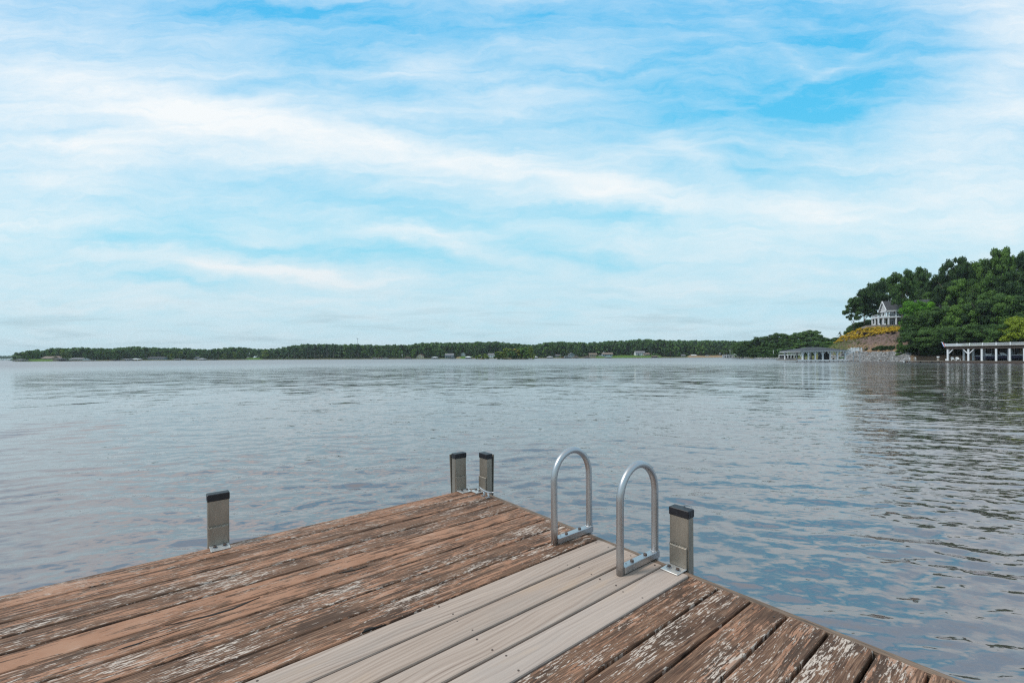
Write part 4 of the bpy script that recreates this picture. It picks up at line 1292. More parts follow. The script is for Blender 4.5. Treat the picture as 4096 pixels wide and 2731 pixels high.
# ------------------------------------------------------------------ headland trees
HL = [(190,232,170,'leaf_dark',350),(330,196,190,'leaf_mid',350),(480,152,210,'leaf_dark',345),(640,120,220,'leaf_dark',345),(760,100,210,'leaf_mid',330),
      (880,122,200,'leaf_mid',330),(985,100,190,'leaf_dark',325),(1075,82,200,'leaf_dark',320),(1150,68,220,'leaf_dark',318),(1250,112,200,'leaf_mid',310),
      (1330,165,180,'leaf_dark',300),(1420,172,190,'leaf_dark',300),(1500,168,180,'leaf_mid',310),(1570,180,180,'leaf_mid',310),
      (240,290,150,'leaf_dark',338),(390,300,170,'leaf_mid',325),(520,290,190,'leaf_mid',318),(700,230,210,'leaf_mid',318),(860,225,190,'leaf_mid',305),
      (1010,235,200,'leaf_mid',300),(1160,235,190,'leaf_dark',295),(1300,215,190,'leaf_dark',290),(1450,215,190,'leaf_mid',285),(430,370,130,'leaf_dark',310),(600,300,170,'leaf_dark',330)]
for i, (zx, zy, w_, mk, Y) in enumerate(HL):
    x_, yt = 2900+zx/3.36, 1300+zy/3.36
    X = xat(x_, Y); g = gz(X, Y); h = zat(x_, yt, Y)-g
    P = NEARP['broad'][i % 3] if i % 2 else NEARP['spread'][i % 3]
    tree('headland_tree', P, (X, Y, g), h, w_*1.15/3.36/FPX*Y/h, mk,
         ('mid-green' if mk == 'leaf_mid' else 'dark green')+(' tree on the right headland skyline' if i < 14 else ' lower tree on the front of the right headland'),
         group=('mid-green' if mk == 'leaf_mid' else 'dark green')+(' headland skyline trees' if i < 14 else ' headland front trees'))
for i in range(14):
    x_ = 2958+i*17+rf.uniform(-5, 5); Y = float(Ys(tt(x_)))+rf.uniform(5, 14); X = xat(x_, Y)
    if 3140 < x_ < 3215: continue
    tree('shrub', NEARP['bush'][i % 2], (X, Y, gz(X, Y)-.2), rf.uniform(2.2, 4.2), 1.1, rf.choice(['leaf_mid', 'leaf_dark']), 'green shrub along the headland waterline', 'shrub', 'shrubs along the headland shore')
rk = MB(); rr = random.Random(8)
for k in range(160):
    x_ = rr.uniform(2950, 3160); Y = float(Ys(tt(x_)))+rr.uniform(-.8, 1.6)
    s = rr.uniform(.25, .7); rk.ball((xat(x_, Y), Y, rr.uniform(0, .6)), (s*1.2, s, s*.7), rr, 6, 4, .3)
tag(rk.build('rocks', M['stone']), 'grey stones lining the headland waterline', 'rocks', kind='stuff')

# ------------------------------------------------------------------ right hill: slope, planting, house
def zr1(zx, zy): return 3350+zx/2.851, 950+zy/2.851
def hit(sx, sy):
    """point where the sight line through a pixel meets the hill"""
    t = tt(sx); Y0 = float(np.interp(t, [a for a, b in YSH], [b for a, b in YSH]))
    Y = Y0
    while Y < Y0+90:
        if hz(t*Y, Y) >= zat(sx, sy, Y): break
        Y += .15
    return Vector((t*Y, Y, hz(t*Y, Y)))
def hpos(t, d):
    Y = float(np.interp(t, [a for a, b in YSH], [b for a, b in YSH]))+d
    return Vector((t*Y, Y, hz(t*Y, Y)))

# rip-rap
rk = MB(); rr = random.Random(4)
for k in range(1900):
    t = rr.uniform(.70, .892); d = rr.uniform(-1.2, 7.6)
    if t < .75 and d > 5 and rr.random() < .5: continue
    p = hpos(t, d)
    s = rr.uniform(.16, .42)
    rk.ball((p.x, p.y, p.z+s*.2), (s*1.25, s, s*.75), rr, 6, 3, .35)
tag(rk.build('riprap', M['stone']), 'loose grey boulders banked below the mulched slope', 'rocks', kind='stuff')
# golden flower bank
def flower_bank():
    rng = np.random.default_rng(12)
    r2 = np.random.default_rng(3)
    V0, _ = leaf_cloud(r2, crown_lobes(r2, 'bush', 12), 12, .12)
    VS = []; n = 0
    while n < 270:
        t = rng.uniform(.722, .868)
        d2 = float(D2(t))
        lo = np.interp(t, [.72, .80, .87], [.36, .60, .80])
        d = 11+(d2-11)*rng.uniform(lo, .93)
        p = hpos(t, d)
        if p.z < 6.3: continue
        if t < .79 and p.z > np.interp(t, [a for a, b in CAP], [b for a, b in CAP])-.05 and rng.random() < .6: continue
        h = rng.uniform(.55, 1.05); a = rng.random()*6.28; c, s = math.cos(a), math.sin(a)
        VS.append(np.stack([(V0[:, 0]*c-V0[:, 1]*s)*h*1.5+p.x, (V0[:, 0]*s+V0[:, 1]*c)*h*1.5+p.y, V0[:, 2]*h+p.z-.1], -1)); n += 1
    V = np.concatenate(VS)
    o = link('flowers', np_mesh('flowers', V, np.arange(len(V)).reshape(-1, 4), M['flower']))
    tag(o, 'bank of golden yellow flowers across the top of the slope', 'flowers', kind='stuff')
flower_bank()
def tufts():
    rng = np.random.default_rng(22); r2 = np.random.default_rng(3)
    V0, _ = leaf_cloud(r2, crown_lobes(r2, 'bush', 7), 7, .16)
    VS = []
    for k in range(420):
        t = rng.uniform(.70, .885); d = rng.uniform(11.5, D2(t)-1)
        if t > .80 and rng.random() < .45: continue
        p = hpos(t, d); h = rng.uniform(.18, .5); a = rng.random()*6.28; c, s = math.cos(a), math.sin(a)
        VS.append(np.stack([(V0[:, 0]*c-V0[:, 1]*s)*h*1.4+p.x, (V0[:, 0]*s+V0[:, 1]*c)*h*1.4+p.y, V0[:, 2]*h+p.z-.05], -1))
    V = np.concatenate(VS)
    o = link('ground_cover', np_mesh('ground_cover', V, np.arange(len(V)).reshape(-1, 4), M['leaf_olive']))
    tag(o, 'scattered low green and straw tufts over the mulched slope', 'ground cover', kind='stuff')
tufts()
for zx, zy, hgt in ((262,1118,1.15),(318,1115,1.25),(390,1112,.95),(415,1120,.7),(575,1095,.7),(640,1098,.9),(488,1110,.5),(640,1045,.8),(520,1085,.5)):
    p = hit(*zr1(zx, zy))
    tree('shrub', NEARP['bush'][0], (p.x, p.y, p.z-.08), hgt, 1.35, 'purple', 'dark purple rounded shrub dotted along the lower edge of the golden flowers', 'shrub', 'purple shrubs on the slope')
for zx, zy, hgt in ((460,1278,1.4),(515,1280,1.8),(560,1276,1.5),(620,1272,1.5),(330,1282,.7),(410,1285,.9)):
    p = hit(*zr1(zx, zy))
    tree('shrub', NEARP['bush'][1], (p.x, p.y, p.z-.1), hgt, 1.25, 'leaf_dark', 'green shrub at the foot of the mulched slope above the boulders', 'shrub', 'green shrubs at the foot of the slope')
for k in range(13):
    t = .788+.0062*k
    p = hpos(t, float(D2(t))-1.4)
    tree('shrub', NEARP['bush'][k % 2], (p.x, p.y, p.z-.1), rf.uniform(.7, .95), 1.5, 'leaf_mid', 'clipped green shrub in the hedge below the terrace wall', 'shrub', 'hedge shrubs below the terrace')
# terrace wall
tw = MB(); prev = None
for k in range(15):
    t = .782+.0066*k; p = hpos(t, float(D2(t))+.2)
    if prev is not None:
        tw.beam((prev.x, prev.y, prev.z+.1), (p.x, p.y, p.z+.1), .4, 1.0)
    prev = p
tag(tw.build('terrace_wall', M['wallstone']), 'low tan stone retaining wall curving below the hilltop house', 'wall')

# hilltop house
HB = 13.7
hh = empty('hilltop_house', (148.1, 175.7, HB), math.radians(-21.7), 'white two-storey porch house with dark shingle roof on the hilltop', 'house')
GW = 6.5
b_ = MB().box(2.6, 27, 2.4, GW, -3, 6.1)
b_.add([(2.6, 2.4, 6.1), (2.6, GW, 6.1), (2.6, GW/2+.3, 8.6)], [(0, 2, 1)])
b_.build('wall', M['greyside'], hh)
rf_ = MB().gable(-.9, 28, -.8, GW+.8, 5.95, 9.9, .28, 'x').build('roof', M['roof_dark'], hh)
rt_ = MB()
for ya in (-.9, GW+.9):
    rt_.beam((-.97, ya, 5.75), (-.97, GW/2, 9.74), .16, .5)
rt_.box(-.88, 28, -.93, -.81, 5.5, 5.86)
rt_.build('fascia', M['white'], rf_)
tr_ = MB()
tr_.box(-.72, -.42, .0, GW, 5.62, 5.98)
for yy, zt_ in ((1.2, 7.2), (2.2, 8.4), (GW/2, 9.3), (4.3, 8.4), (5.3, 7.2)):
    tr_.box(-.7, -.45, yy-.13, yy+.13, 5.985, zt_)
tr_.build('gable_trim', M['white'], hh)
MB().box(-3.5, 27, -.3, GW+.3, 3.0, 3.45).build('porch_floor', M['white'], hh)
MB().box(-.28, 2.59, -.2, GW, 5.5, 5.6).build('porch_ceiling', M['white'], hh)
for (xx, yy, up) in ((-3.2, 0, 0), (-1.7, 0, 0), (0, 0, 1), (2.4, 0, 1), (5.7, 0, 1), (9.5, 0, 1), (13.5, 0, 1), (18, 0, 1), (23, 0, 1), (0, 3.3, 1), (0, 6.4, 1), (-3.2, 3.3, 0), (-3.2, 6.4, 0)):
    MB().box(xx-.22, xx+.22, yy-.22, yy+.22, -2, 2.995).build('porch_column', M['white'], hh)
    if up: MB().box(xx-.19, xx+.19, yy-.19, yy+.19, 3.455, 5.495).build('porch_column', M['white'], hh)
rl = MB()
for z in (3.62, 4.38):
    rl.beam((-3.4, -.1, z), (22.8, -.1, z), .1); rl.beam((-3.4, 0, z), (-3.4, GW+.2, z), .1)
for k in range(28): rl.box(-3.4+k*.95-.03, -3.4+k*.95+.03, -.13, -.07, 3.455, 4.33)
for k in range(7): rl.box(-3.43, -3.37, .6+k*.95-.03, .6+k*.95+.03, 3.455, 4.33)
rl.build('railing', M['white'], hh)
for (x0, x1, z0, z1) in ((3.3, 5.0, .1, 2.3), (6.2, 8.4, .6, 2.4), (10.8, 12.4, .1, 2.3), (3.4, 5.2, 3.6, 5.3), (6.4, 8.6, 3.6, 5.3), (12, 14, 3.6, 5.3), (21.4, 23.2, 3.8, 5.3), (21.4, 23.2, .7, 2.5)):
    w_ = MB().box(x0, x1, 2.33, 2.395, z0, z1).build('window', M['white'], hh)
    MB().box(x0+.15, x1-.15, 2.30, 2.325, z0+.12, z1-.12).build('pane', M['glass'], w_)
for (y0, y1, z0, z1) in ((2.7, 4.3, .1, 2.5), (4.7, 6.2, .1, 2.5), (2.7, 4.3, 3.5, 5.3), (4.7, 6.2, 3.5, 5.3)):
    w_ = MB().box(2.52, 2.595, y0, y1, z0, z1).build('window', M['white'], hh)
    MB().box(2.49, 2.515, y0+.12, y1-.12, z0+.1, z1-.1).build('pane', M['dark_recess'], w_)

def lounge_chair(loc, rz, label, group):
    c = empty('adirondack_chair', loc, rz, label, 'chair', group)
    MB().add([(-.28,-.3,.36),(.28,-.3,.36),(.28,.25,.24),(-.28,.25,.24),(-.28,-.3,.32),(.28,-.3,.32),(.28,.25,.20),(-.28,.25,.20)],
             [(0,1,2,3),(7,6,5,4),(0,4,5,1),(1,5,6,2),(2,6,7,3),(3,7,4,0)]).build('seat', M['white'], c)
    b_ = MB()
    for k in range(5):
        xx = -.26+.13*k; tp = .98-.05*abs(k-2)
        b_.add([(xx-.055,.25,.22),(xx+.055,.25,.22),(xx+.07,.52,tp),(xx-.07,.52,tp),(xx-.055,.28,.22),(xx+.055,.28,.22),(xx+.07,.55,tp),(xx-.07,.55,tp)],
               [(0,1,2,3),(7,6,5,4),(0,4,5,1),(1,5,6,2),(2,6,7,3),(3,7,4,0)])
    b_.box(-.27, .27, .36, .40, .46, .54)
    b_.build('backrest', M['white'], c)
    for s in (-1, 1):
        MB().box(s*.33-.07, s*.33+.07, -.36, .36, .545, .575).build('armrest', M['white'], c)
        MB().box(s*.33-.03, s*.33+.03, -.32, -.24, 0, .54).build('leg', M['white'], c)
        MB().beam((s*.30, .42, 0), (s*.30, -.30, .33), .04, .1).build('leg', M['white'], c)
    return c
for k, (xx, yy) in enumerate(((142.6, 176.6), (144.3, 176.0), (146.0, 175.4))):
    lounge_chair((xx, yy, hz(xx, yy)+.02), -1.6, 'white chair on the patio beside the hilltop porch', 'patio chairs of the hilltop house')

# hip-roofed boathouse below the slope
Yb = 151.0
xa_, xb_ = xat(3205, Yb), xat(3385, Yb)
bh = empty('boathouse', ((xa_+xb_)/2, Yb, 0), 0, 'large open white boathouse under a dark hip roof beside the boulders', 'boathouse')
w = (xb_-xa_); D_ = 10.0
MB().hip(-w/2-.9, w/2+.9, -.9, D_+.9, 3.72, zat(3295, 1387.8, Yb+D_/2), 2.2, .06).build('roof', M['roof_dark'], bh)
MB().box(-w/2-.8, w/2+.8, -.82, D_+.8, 3.36, 3.655).build('fascia', M['white'], bh)
dk = MB().box(-w/2-1.6, w/2+.4, -.5, 0.9, .40, .62); dk.box(-w/2-.1, w/2+.1, D_-1.2, D_+4, .40, .62); dk.box(-w/2-.1, -w/2+1.2, .91, D_-1.21, .40, .62); dk.box(w/2-3.4, w/2+.1, .91, D_-1.21, .40, .62)
dk = dk.build('deck', M['dockwood'], bh)
MB().box(-w/2-1.65, w/2+.45, -.56, -.51, .26, .66).build('skirt_board', M['white'], dk)
for k in range(12):
    xx = -w/2-1.4+(w+1.6)*k/11
    MB().tube([(xx, -.2, -1.5), (xx, -.2, .39)], .13, 8).build('piling', M['darkwood'], bh)
xs = [-w/2+.3+(w-.6)*q for q in (0, .135, .29, .465, .635, .80, .985)]
for row in (-.2, D_-.5):
    for i, xx in enumerate(xs):
        if row > 0 and i in (1, 5): continue
        MB().box(xx-.19, xx+.19, row-.19, row+.19, .625, 3.355).build('post', M['white'], bh)
        if row < 0:
            br_ = MB()
            for s in (-1, 1):
                if (i == 0 and s < 0) or (i == 6 and s > 0): continue
                br_.beam((xx+s*.19, row, 2.55), (xx+s*.95, row, 3.34), .14, .16)
            if br_.v: br_.build('brace', M['white'], bh)
MB().box(w/2-3.3, w/2-.1, D_-1.6, D_-.9, .62, 3.35).build('store_wall', M['bluegrey'], bh)
MB().box(w/2-5.6, w/2-3.5, 3.0, 3.1, .63, 2.7).build('screen_door', M['dark_recess'], bh)
def table_set(loc, label):
    p = empty('patio_table', loc, .3, label, 'table', 'dark patio tables in the open boathouse')
    MB().tube([(0, 0, .70), (0, 0, .75)], .6, 16).build('tabletop', M['black'], p)
    for a in range(4):
        MB().beam((.35*math.cos(a*1.57), .35*math.sin(a*1.57), 0), (.3*math.cos(a*1.57), .3*math.sin(a*1.57), .7), .05).build('leg', M['black'], p)
def dark_chair(loc, rz, label):
    p = empty('deck_chair', loc, rz, label, 'chair', 'dark chairs in the open boathouse')
    MB().box(-.25, .25, -.25, .25, .40, .46).build('seat', M['black'], p)
    MB().box(-.25, .25, .20, .26, .465, 1.0).build('backrest', M['black'], p)
    for a, b_ in ((-.22, -.22), (.22, -.22), (-.22, .22), (.22, .22)):
        MB().box(a-.025, a+.025, b_-.025, b_+.025, 0, .395).build('leg', M['black'], p)
bx = (xa_+xb_)/2
for q, lb in ((-.27, 'dark patio table in the left bays of the open boathouse'), (-.02, 'dark patio table in the middle bay of the open boathouse')):
    table_set((bx+w*q, Yb+.25, .62), lb)
for q in (-.33, -.21, -.09, .06, .10):
    dark_chair((bx+w*q, Yb+.35, .62), q*9, 'dark chair on the front deck inside the open hip-roofed boathouse')
kk = craft('kayak', 3358, 3384, 'lime', 'lime-green kayak stored in the right bay of the open boathouse', 'kayak', Y=Yb+3.5, h=.42, z=1.02)
rkk = empty('kayak_rack', (bx+w*.42, Yb+3.5, .62), 0, 'dark rack carrying the lime-green kayak', 'rack')
for s in (-.7, .7):
    MB().box(s-.05, s+.05, -.3, .3, 0, .40).build('stand', M['black'], rkk)
# stairs up the boulders
st = empty('stairway', (xb_+.2, Yb+1.0, .62), 0, 'white-railed stairway climbing right from the hip-roofed boathouse', 'stairs')
x1_, z1_ = xat(3418, 152)-xb_-.2, zat(3418, 1403, 152)-.62
x2_ = xat(3447, 152)-xb_-.2
z0_ = zat(3388, 1420, 152)-.62
for k in range(9):
    q = (k+.5)/9
    MB().box(x1_*q-.2, x1_*q+.16, 0, 1.3, z0_+(z1_-z0_)*q-.05, z0_+(z1_-z0_)*q).build('tread', M['dockwood'], st)
MB().box(x1_, x2_, -.1, 1.6, z1_-.14, z1_).build('landing', M['white'], st)
for yy in (-.06, 1.36):
    s_ = MB().beam((-.2, yy, z0_-.25), (x1_, yy, z1_-.08), .08, .34)
    s_.build('stringer', M['white'], st)
    r_ = MB().beam((-.2, yy, z0_+.85), (x1_, yy, z1_+1.0), .1, .12)
    r_.beam((x1_, yy, z1_+1.0), (x2_, yy, z1_+1.0), .1, .12)
    r_.beam((-.2, yy, z0_+.2), (x1_, yy, z1_+.25), .06, .08); r_.beam((x1_, yy, z1_+.2), (x2_, yy, z1_+.2), .06, .08)
    for k in range(25):
        xx = x2_*k/24
        zb = (z0_+(z1_-z0_)*xx/x1_) if xx < x1_ else z1_
        r_.box(xx-.035, xx+.035, yy-.02, yy+.02, zb+.0, zb+.95)
    for xx, zb in ((x1_, z1_), (x2_, z1_)):
        r_.box(xx-.09, xx+.09, yy-.09, yy+.09, zb-.6, zb+1.15)
    r_.build('railing', M['white'], st)
for k in (0, 1):
    MB().box(x1_+.1+k*(x2_-x1_-.3), x1_+.25+k*(x2_-x1_-.3), .6, .75, -2.2, z1_-.145).build('support_post', M['white'], st)

# near boathouse with roof deck
A_ = Vector((113.8, 117.0, 0)); RZ = math.atan2(-13.0, 5.4)
nb = empty('boathouse', A_, RZ, 'large white boathouse with a railed roof deck and brown beam at the right edge', 'boathouse')
LN, DP = 24.0, 8.5
zb0, zb1, zrl = 3.60, 4.22, 4.98
MB().box(-.2, LN, 0, DP, zb0, zb1).build('roof_beam', M['darkwood'], nb)
MB().box(4.8, LN, DP-.2, DP-.1, .56, zb0-.006).build('back_dark_sheet', M['dark_recess'], nb)  # near-black sheet, the shaded interior put into its colour
MB().box(-.35, LN, -.3, DP+.2, zb1+.003, zb1+.12).build('roof_deck', M['dockwood'], nb)
rl = MB()
rl.box(-.3, LN, -.2, -.1, zrl-.1, zrl); rl.box(-.3, LN, -.18, -.11, zb1+.2, zb1+.28)
rl.box(-.3, -.2, -.09, DP, zrl-.1, zrl)
n_ = int((LN+.3)/.17)
for k in range(n_+1):
    xx = -.25+k*.17; rl.box(xx-.028, xx+.028, -.17, -.12, zb1+.125, zrl-.102)
for k in range(40):
    yy = .1+k*.2; rl.box(-.28, -.23, yy-.035, yy+.035, zb1+.125, zrl-.102)
for k in range(11):
    xx = -.22+k*2.42; rl.box(xx-.1, xx+.1, -.26, -.205, zb1+.0, zrl+.10)
rl.build('railing', M['white'], nb)
fx = [.15, 4.22, 6.73, 9.30, 11.63, 14.04, 16.5, 19.0, 21.5]
for i, xx in enumerate(fx):
    MB().box(xx-.17, xx+.17, .08, .42, .55, zb0-.004).build('post', M['white'], nb)
    br_ = MB()
    if i in (0, 1, 5, 6):
        br_.beam((xx+.2, .25, 2.45), (xx+1.1, .25, 3.59), .16, .18)
    if i in (1,):
        br_.beam((xx-.2, .25, 2.45), (xx-1.1, .25, 3.59), .16, .18)
    if i in (0,):
        br_.beam((xx, .46, 2.45), (xx, 1.4, 3.59), .16, .18)
    if br_.v: br_.build('brace', M['white'], nb)
for xx in (.15, 2.0, 4.22, 9.3, 14.04, 19.0):
    MB().box(xx-.18, xx+.18, DP-.6, DP-.25, .55, zb0-.004).build('post', M['white'], nb)
dk = MB().box(-.6, 4.6, -.5, DP+5, .30, .55); dk.box(4.605, LN, -.5, .9, .30, .55); dk.box(4.605, LN, DP-1.6, DP+5, .30, .55)
dk.build('deck', M['dockwood'], nb)
MB().box(-.6, LN, -.62, -.505, .02, .5).build('fender_board', M['darkwood'], nb)
for k in range(10):
    MB().tube([(k*2.6, .2, -2), (k*2.6, .2, .29)], .16, 8).build('piling', M['darkwood'], nb)
MB().box(11.2, 13.6, DP-2.2, DP-1.0, .56, 3.58).build('store_room', M['tan'], nb)
sw = empty('inner_stairs', nb.matrix_basis @ Vector((5.2, DP-2.0, .55)), RZ, 'dark stair rising to the roof deck inside the right-hand boathouse', 'stairs')
for k in range(10):
    MB().box(.28*k, .28*k+.26, 0, 1.0, 3.0-.3*k-.05, 3.0-.3*k).build('tread', M['black'], sw)
MB().beam((0, -.05, 3.9), (2.8, -.05, 1.0), .06, .08).build('handrail', M['black'], sw)
def big_boat():
    p = empty('speedboat', nb.matrix_basis @ Vector((8.9, 2.9, .75)), RZ, 'navy-hulled speedboat with white deck hung in the right-hand boathouse', 'boat')
    L, n = 8.0, 14; st_ = []; dkv = []
    for k in range(n):
        q = k/(n-1); bw = 1.2*min(1, 1.08-(max(0, q-.45)/.56)**2.2); bw = max(bw, .04)
        z0 = .0+.55*max(0, q-.6)**1.5*2; z1 = .95+.22*q
        st_ += [(-L/2+L*q, -bw, z1), (-L/2+L*q, -bw*.85, z0+.35), (-L/2+L*q, 0, z0), (-L/2+L*q, bw*.85, z0+.35), (-L/2+L*q, bw, z1)]
        dkv += [(-L/2+L*q, -bw*1.02, z1+.003), (-L/2+L*q, -bw*.8, z1+.16), (-L/2+L*q, bw*.8, z1+.16), (-L/2+L*q, bw*1.02, z1+.003)]
    f = [(k*5+j, (k+1)*5+j, (k+1)*5+j+1, k*5+j+1) for k in range(n-1) for j in range(4)] + [(0, 1, 2, 3, 4)]
    MB().add(st_, f).build('hull', M['navy'], p)
    f = [(k*4+j, (k+1)*4+j, (k+1)*4+j+1, k*4+j+1) for k in range(n-1) for j in range(3)] + [(0, 1, 2, 3)]
    MB().add(dkv, f).build('deck', M['white'], p)
    MB().add([(.6,-.9,1.2),(.6,.9,1.2),(1.5,.6,1.2),(1.5,-.6,1.2),(.3,-.8,1.85),(.3,.8,1.85),(.9,.5,1.8),(.9,-.5,1.8)],
             [(0,1,5,4),(1,2,6,5),(2,3,7,6),(3,0,4,7),(4,5,6,7)]).build('windshield', M['white'], p)
    MB().box(-2.4, -1.2, -.9, .9, 1.16, 1.55, .08).build('seat_bench', M['white'], p)
    m_ = MB().box(-4.55, -4.02, -.28, .28, .75, 1.45, .12).build('outboard_motor', M['black'], p)
    MB().box(-4.4, -4.15, -.1, .1, -.35, .745).build('leg', M['black'], m_)
big_boat()
lf = empty('boat_lift', nb.matrix_basis @ Vector((8.9, 2.9, 0)), RZ, 'dark cradle lift under the navy speedboat', 'boat lift')
for s in (-2.0, 2.0):
    MB().box(s-.1, s+.1, -1.6, 1.6, .66, .76).build('cradle_beam', M['black'], lf)
    for y_ in (-1.62, 1.62): MB().box(s-.05, s+.05, y_-.05, y_+.05, .765, 3.59).build('cable_post', M['steelgrey'], lf)
for xx in (8.1, 10.9):
    MB().box(xx-.35, xx+.35, DP-1.4, DP-.9, .56, 2.4).build('locker', M['white'], nb)
# jetty running left from the near boathouse
jt = empty('jetty', nb.matrix_basis @ Vector((-.65, -.3, 0)), RZ, 'low wooden jetty reaching left from the right-hand boathouse', 'jetty')
MB().box(-8.4, 0, 0, 1.8, .36, .53).build('deck', M['dockwood'], jt)
MB().box(-8.6, -8.41, -.15, 1.9, .05, .50).build('end_fender', M['white'], jt)
for k in range(4):
    for yy in (.2, 1.6): MB().tube([(-8+k*2.5, yy, -2), (-8+k*2.5, yy, .355)], .13, 8).build('piling', M['darkwood'], jt)
jl = empty('jetty_ladder', nb.matrix_basis @ Vector((-7.4, -.35, .53)), RZ, 'white ladder hoops at the far end of the low jetty', 'ladder')
for s in (-.8, .6):
    MB().tube([(s-.2, .3, 0), (s-.2, .3, .7), (s-.14, .3, .84), (s, .3, .9), (s+.14, .3, .84), (s+.2, .3, .7), (s+.2, .3, -.5)], .06, 8).build('handrail', M['white'], jl)
pb = empty('mooring_post', nb.matrix_basis @ Vector((-1.9, .3, .53)), RZ, 'thick grey mooring post with a white cap on the jetty', 'post')
MB().tube([(0, 0, -2.5), (0, 0, .75)], .24, 14).build('shaft', M['dockwood'], pb)
MB().tube([(0, 0, .755), (0, 0, 1.15)], [.28, .28], 14).build('cap', M['white'], pb)
for xx, lb in ((.9, 'left white Adirondack chair on the right-hand boathouse deck'), (1.9, 'right white Adirondack chair on the right-hand boathouse deck')):
    lounge_chair(nb.matrix_basis @ Vector((xx, .9, .55)), RZ+.7, lb, 'white Adirondack chairs on the deck')
cl = empty('cooler', nb.matrix_basis @ Vector((.2-.5, .9, .55)), RZ, 'small white cooler left of the Adirondack chairs', 'cooler')
MB().box(-.3, .3, -.2, .2, 0, .38, .03).build('box', M['white'], cl)
MB().box(-.32, .32, -.22, .22, .385, .45, .02).build('lid', M['white'], cl)
fg = empty('flag', nb.matrix_basis @ Vector((-.35, -.3, zrl-.2)), RZ, 'small blue, white and red flag hanging at the boathouse corner', 'flag')
fg.scale = (.72, .72, .72)
MB().beam((0, 0, -.4), (-.9, 0, 1.1), .06).build('staff', M['white'], fg)
for k, mk in enumerate(('skyblue', 'white', 'redcloth')):
    v_ = []
    for j in range(7):
        z = 1.0-.28*j
        for s in (0, 1):
            v_.append((-.85+.22*(k+s)+.09*j+.03*math.sin(j*1.7+k), .05*math.sin(j*1.3+s+k), z-.10*(k+s)))
    MB().add(v_, [(2*j, 2*j+1, 2*j+3, 2*j+2) for j in range(6)]).build('stripe', M[mk], fg)

# ------------------------------------------------------------------ trees of the right hill
RT = [  # zoom x, zoom top y, width, kind, material, depth, label
 (190,690,190,'spread','leaf_dark',188,'low dark tree leaning over the flowers at the left end of the hill'),
 (310,560,260,'spread','leaf_dark',192,'dark spreading tree at the left end of the hill, left of the house'),
 (450,475,260,'broad','leaf_dark',201,'tall tree just left of the hilltop house gable'),
 (570,452,230,'spread','leaf_mid',210,'tree rising behind the hilltop house gable'),
 (735,368,250,'spread','leaf_dark',171,'dark oak with a bare trunk standing in front of the hilltop house'),
 (925,346,250,'spread','leaf_dark',205,'tall tree behind the roof of the hilltop house'),
 (1060,450,230,'broad','leaf_mid',208,'mid-green tree behind the right part of the hilltop house roof'),
 (1190,400,260,'spread','leaf_dark',178,'tree stepping up the skyline right of the house'),
 (1345,222,300,'spread','leaf_dark',172,'tall dark tree, left of the skyline crowns above the jetty'),
 (1490,250,280,'broad','leaf_dark',174,'broad dark crown on the skyline above the near boathouse corner'),
 (1620,235,280,'spread','leaf_mid',170,'open-crowned tree on the skyline above the near boathouse'),
 (1760,215,260,'broad','leaf_dark',166,'dark tree between the two highest skyline crowns'),
 (1890,116,270,'spread','leaf_mid',160,'highest tree on the right skyline with sky showing through'),
 (2040,132,280,'spread','leaf_dark',158,'tall tree at the right edge of the photo on the skyline'),
 (2190,140,300,'broad','leaf_dark',155,'tall tree just past the right edge of the hill'),
 (2360,150,320,'broad','leaf_mid',150,'tree furthest right on the wooded hill'),
 (800,470,230,'broad','leaf_mid',204,'mid-green tree behind the front slope of the hilltop house roof'),
 (1010,520,260,'broad','leaf_dark',196,'dark tree filling behind the ridge of the hilltop house roof'),
 (1110,600,300,'broad','leaf_dark',176,'dark tree behind the bright green trees below the house roof'),
 (1290,480,330,'broad','leaf_dark',162,'dark full tree in the middle of the wooded hill, left half'),
 (1450,470,320,'spread','leaf_mid',156,'mid-green tree in the middle of the wooded hill'),
 (1620,440,320,'broad','leaf_dark',152,'dark tree under the open-crowned skyline tree'),
 (1800,400,320,'spread','leaf_mid',148,'mid-green tree under the highest skyline tree'),
 (1980,350,330,'broad','leaf_dark',145,'dark tree under the right edge skyline crowns'),
 (2170,360,330,'broad','leaf_dark',142,'dark tree filling the hill beyond the right edge'),
 (885,690,240,'broad','leaf_bright',160,'bright green young tree in front of the hilltop house, taller of two'),
 (1010,715,210,'broad','leaf_bright',163,'bright green young tree in front of the hilltop house, smaller and right of the other'),
 (900,860,330,'broad','leaf_mid',148,'mid-green tree below the bright green trees at the edge of the mulch'),
 (1070,800,300,'broad','leaf_mid',150,'mid-green tree right of the bright green trees'),
 (1240,780,330,'spread','leaf_dark',142,'dark layered tree above the jetty'),
 (1420,740,340,'broad','leaf_mid',138,'mid-green tree above the left bay of the near boathouse'),
 (1600,720,340,'broad','leaf_dark',135,'dark tree directly above the near boathouse'),
 (1790,640,340,'spread','leaf_dark',133,'dark layered tree above the middle of the near boathouse'),
 (1960,640,340,'broad','leaf_mid',130,'mid-green tree behind the yellow-green tree'),
 (2130,620,360,'broad','leaf_dark',128,'dark tree above the yellow-green tree at the right edge'),
 (2120,880,390,'broad','leaf_lime',118,'yellow-green tree at the right edge behind the boathouse rail'),
 (940,1010,340,'broad','leaf_dark',141,'low dark tree at the right edge of the mulched slope'),
 (1120,1010,340,'broad','leaf_dark',136,'low dark tree above the jetty post'),
 (1320,1000,340,'broad','leaf_dark',131,'low dark tree behind the boathouse flag'),
 (1520,980,340,'broad','leaf_dark',128,'low dark tree behind the boathouse railing, left half'),
 (1720,970,340,'broad','leaf_dark',126,'low dark tree behind the boathouse railing, middle'),
 (1900,960,330,'broad','leaf_dark',122,'low dark tree behind the boathouse railing, right part'),
]
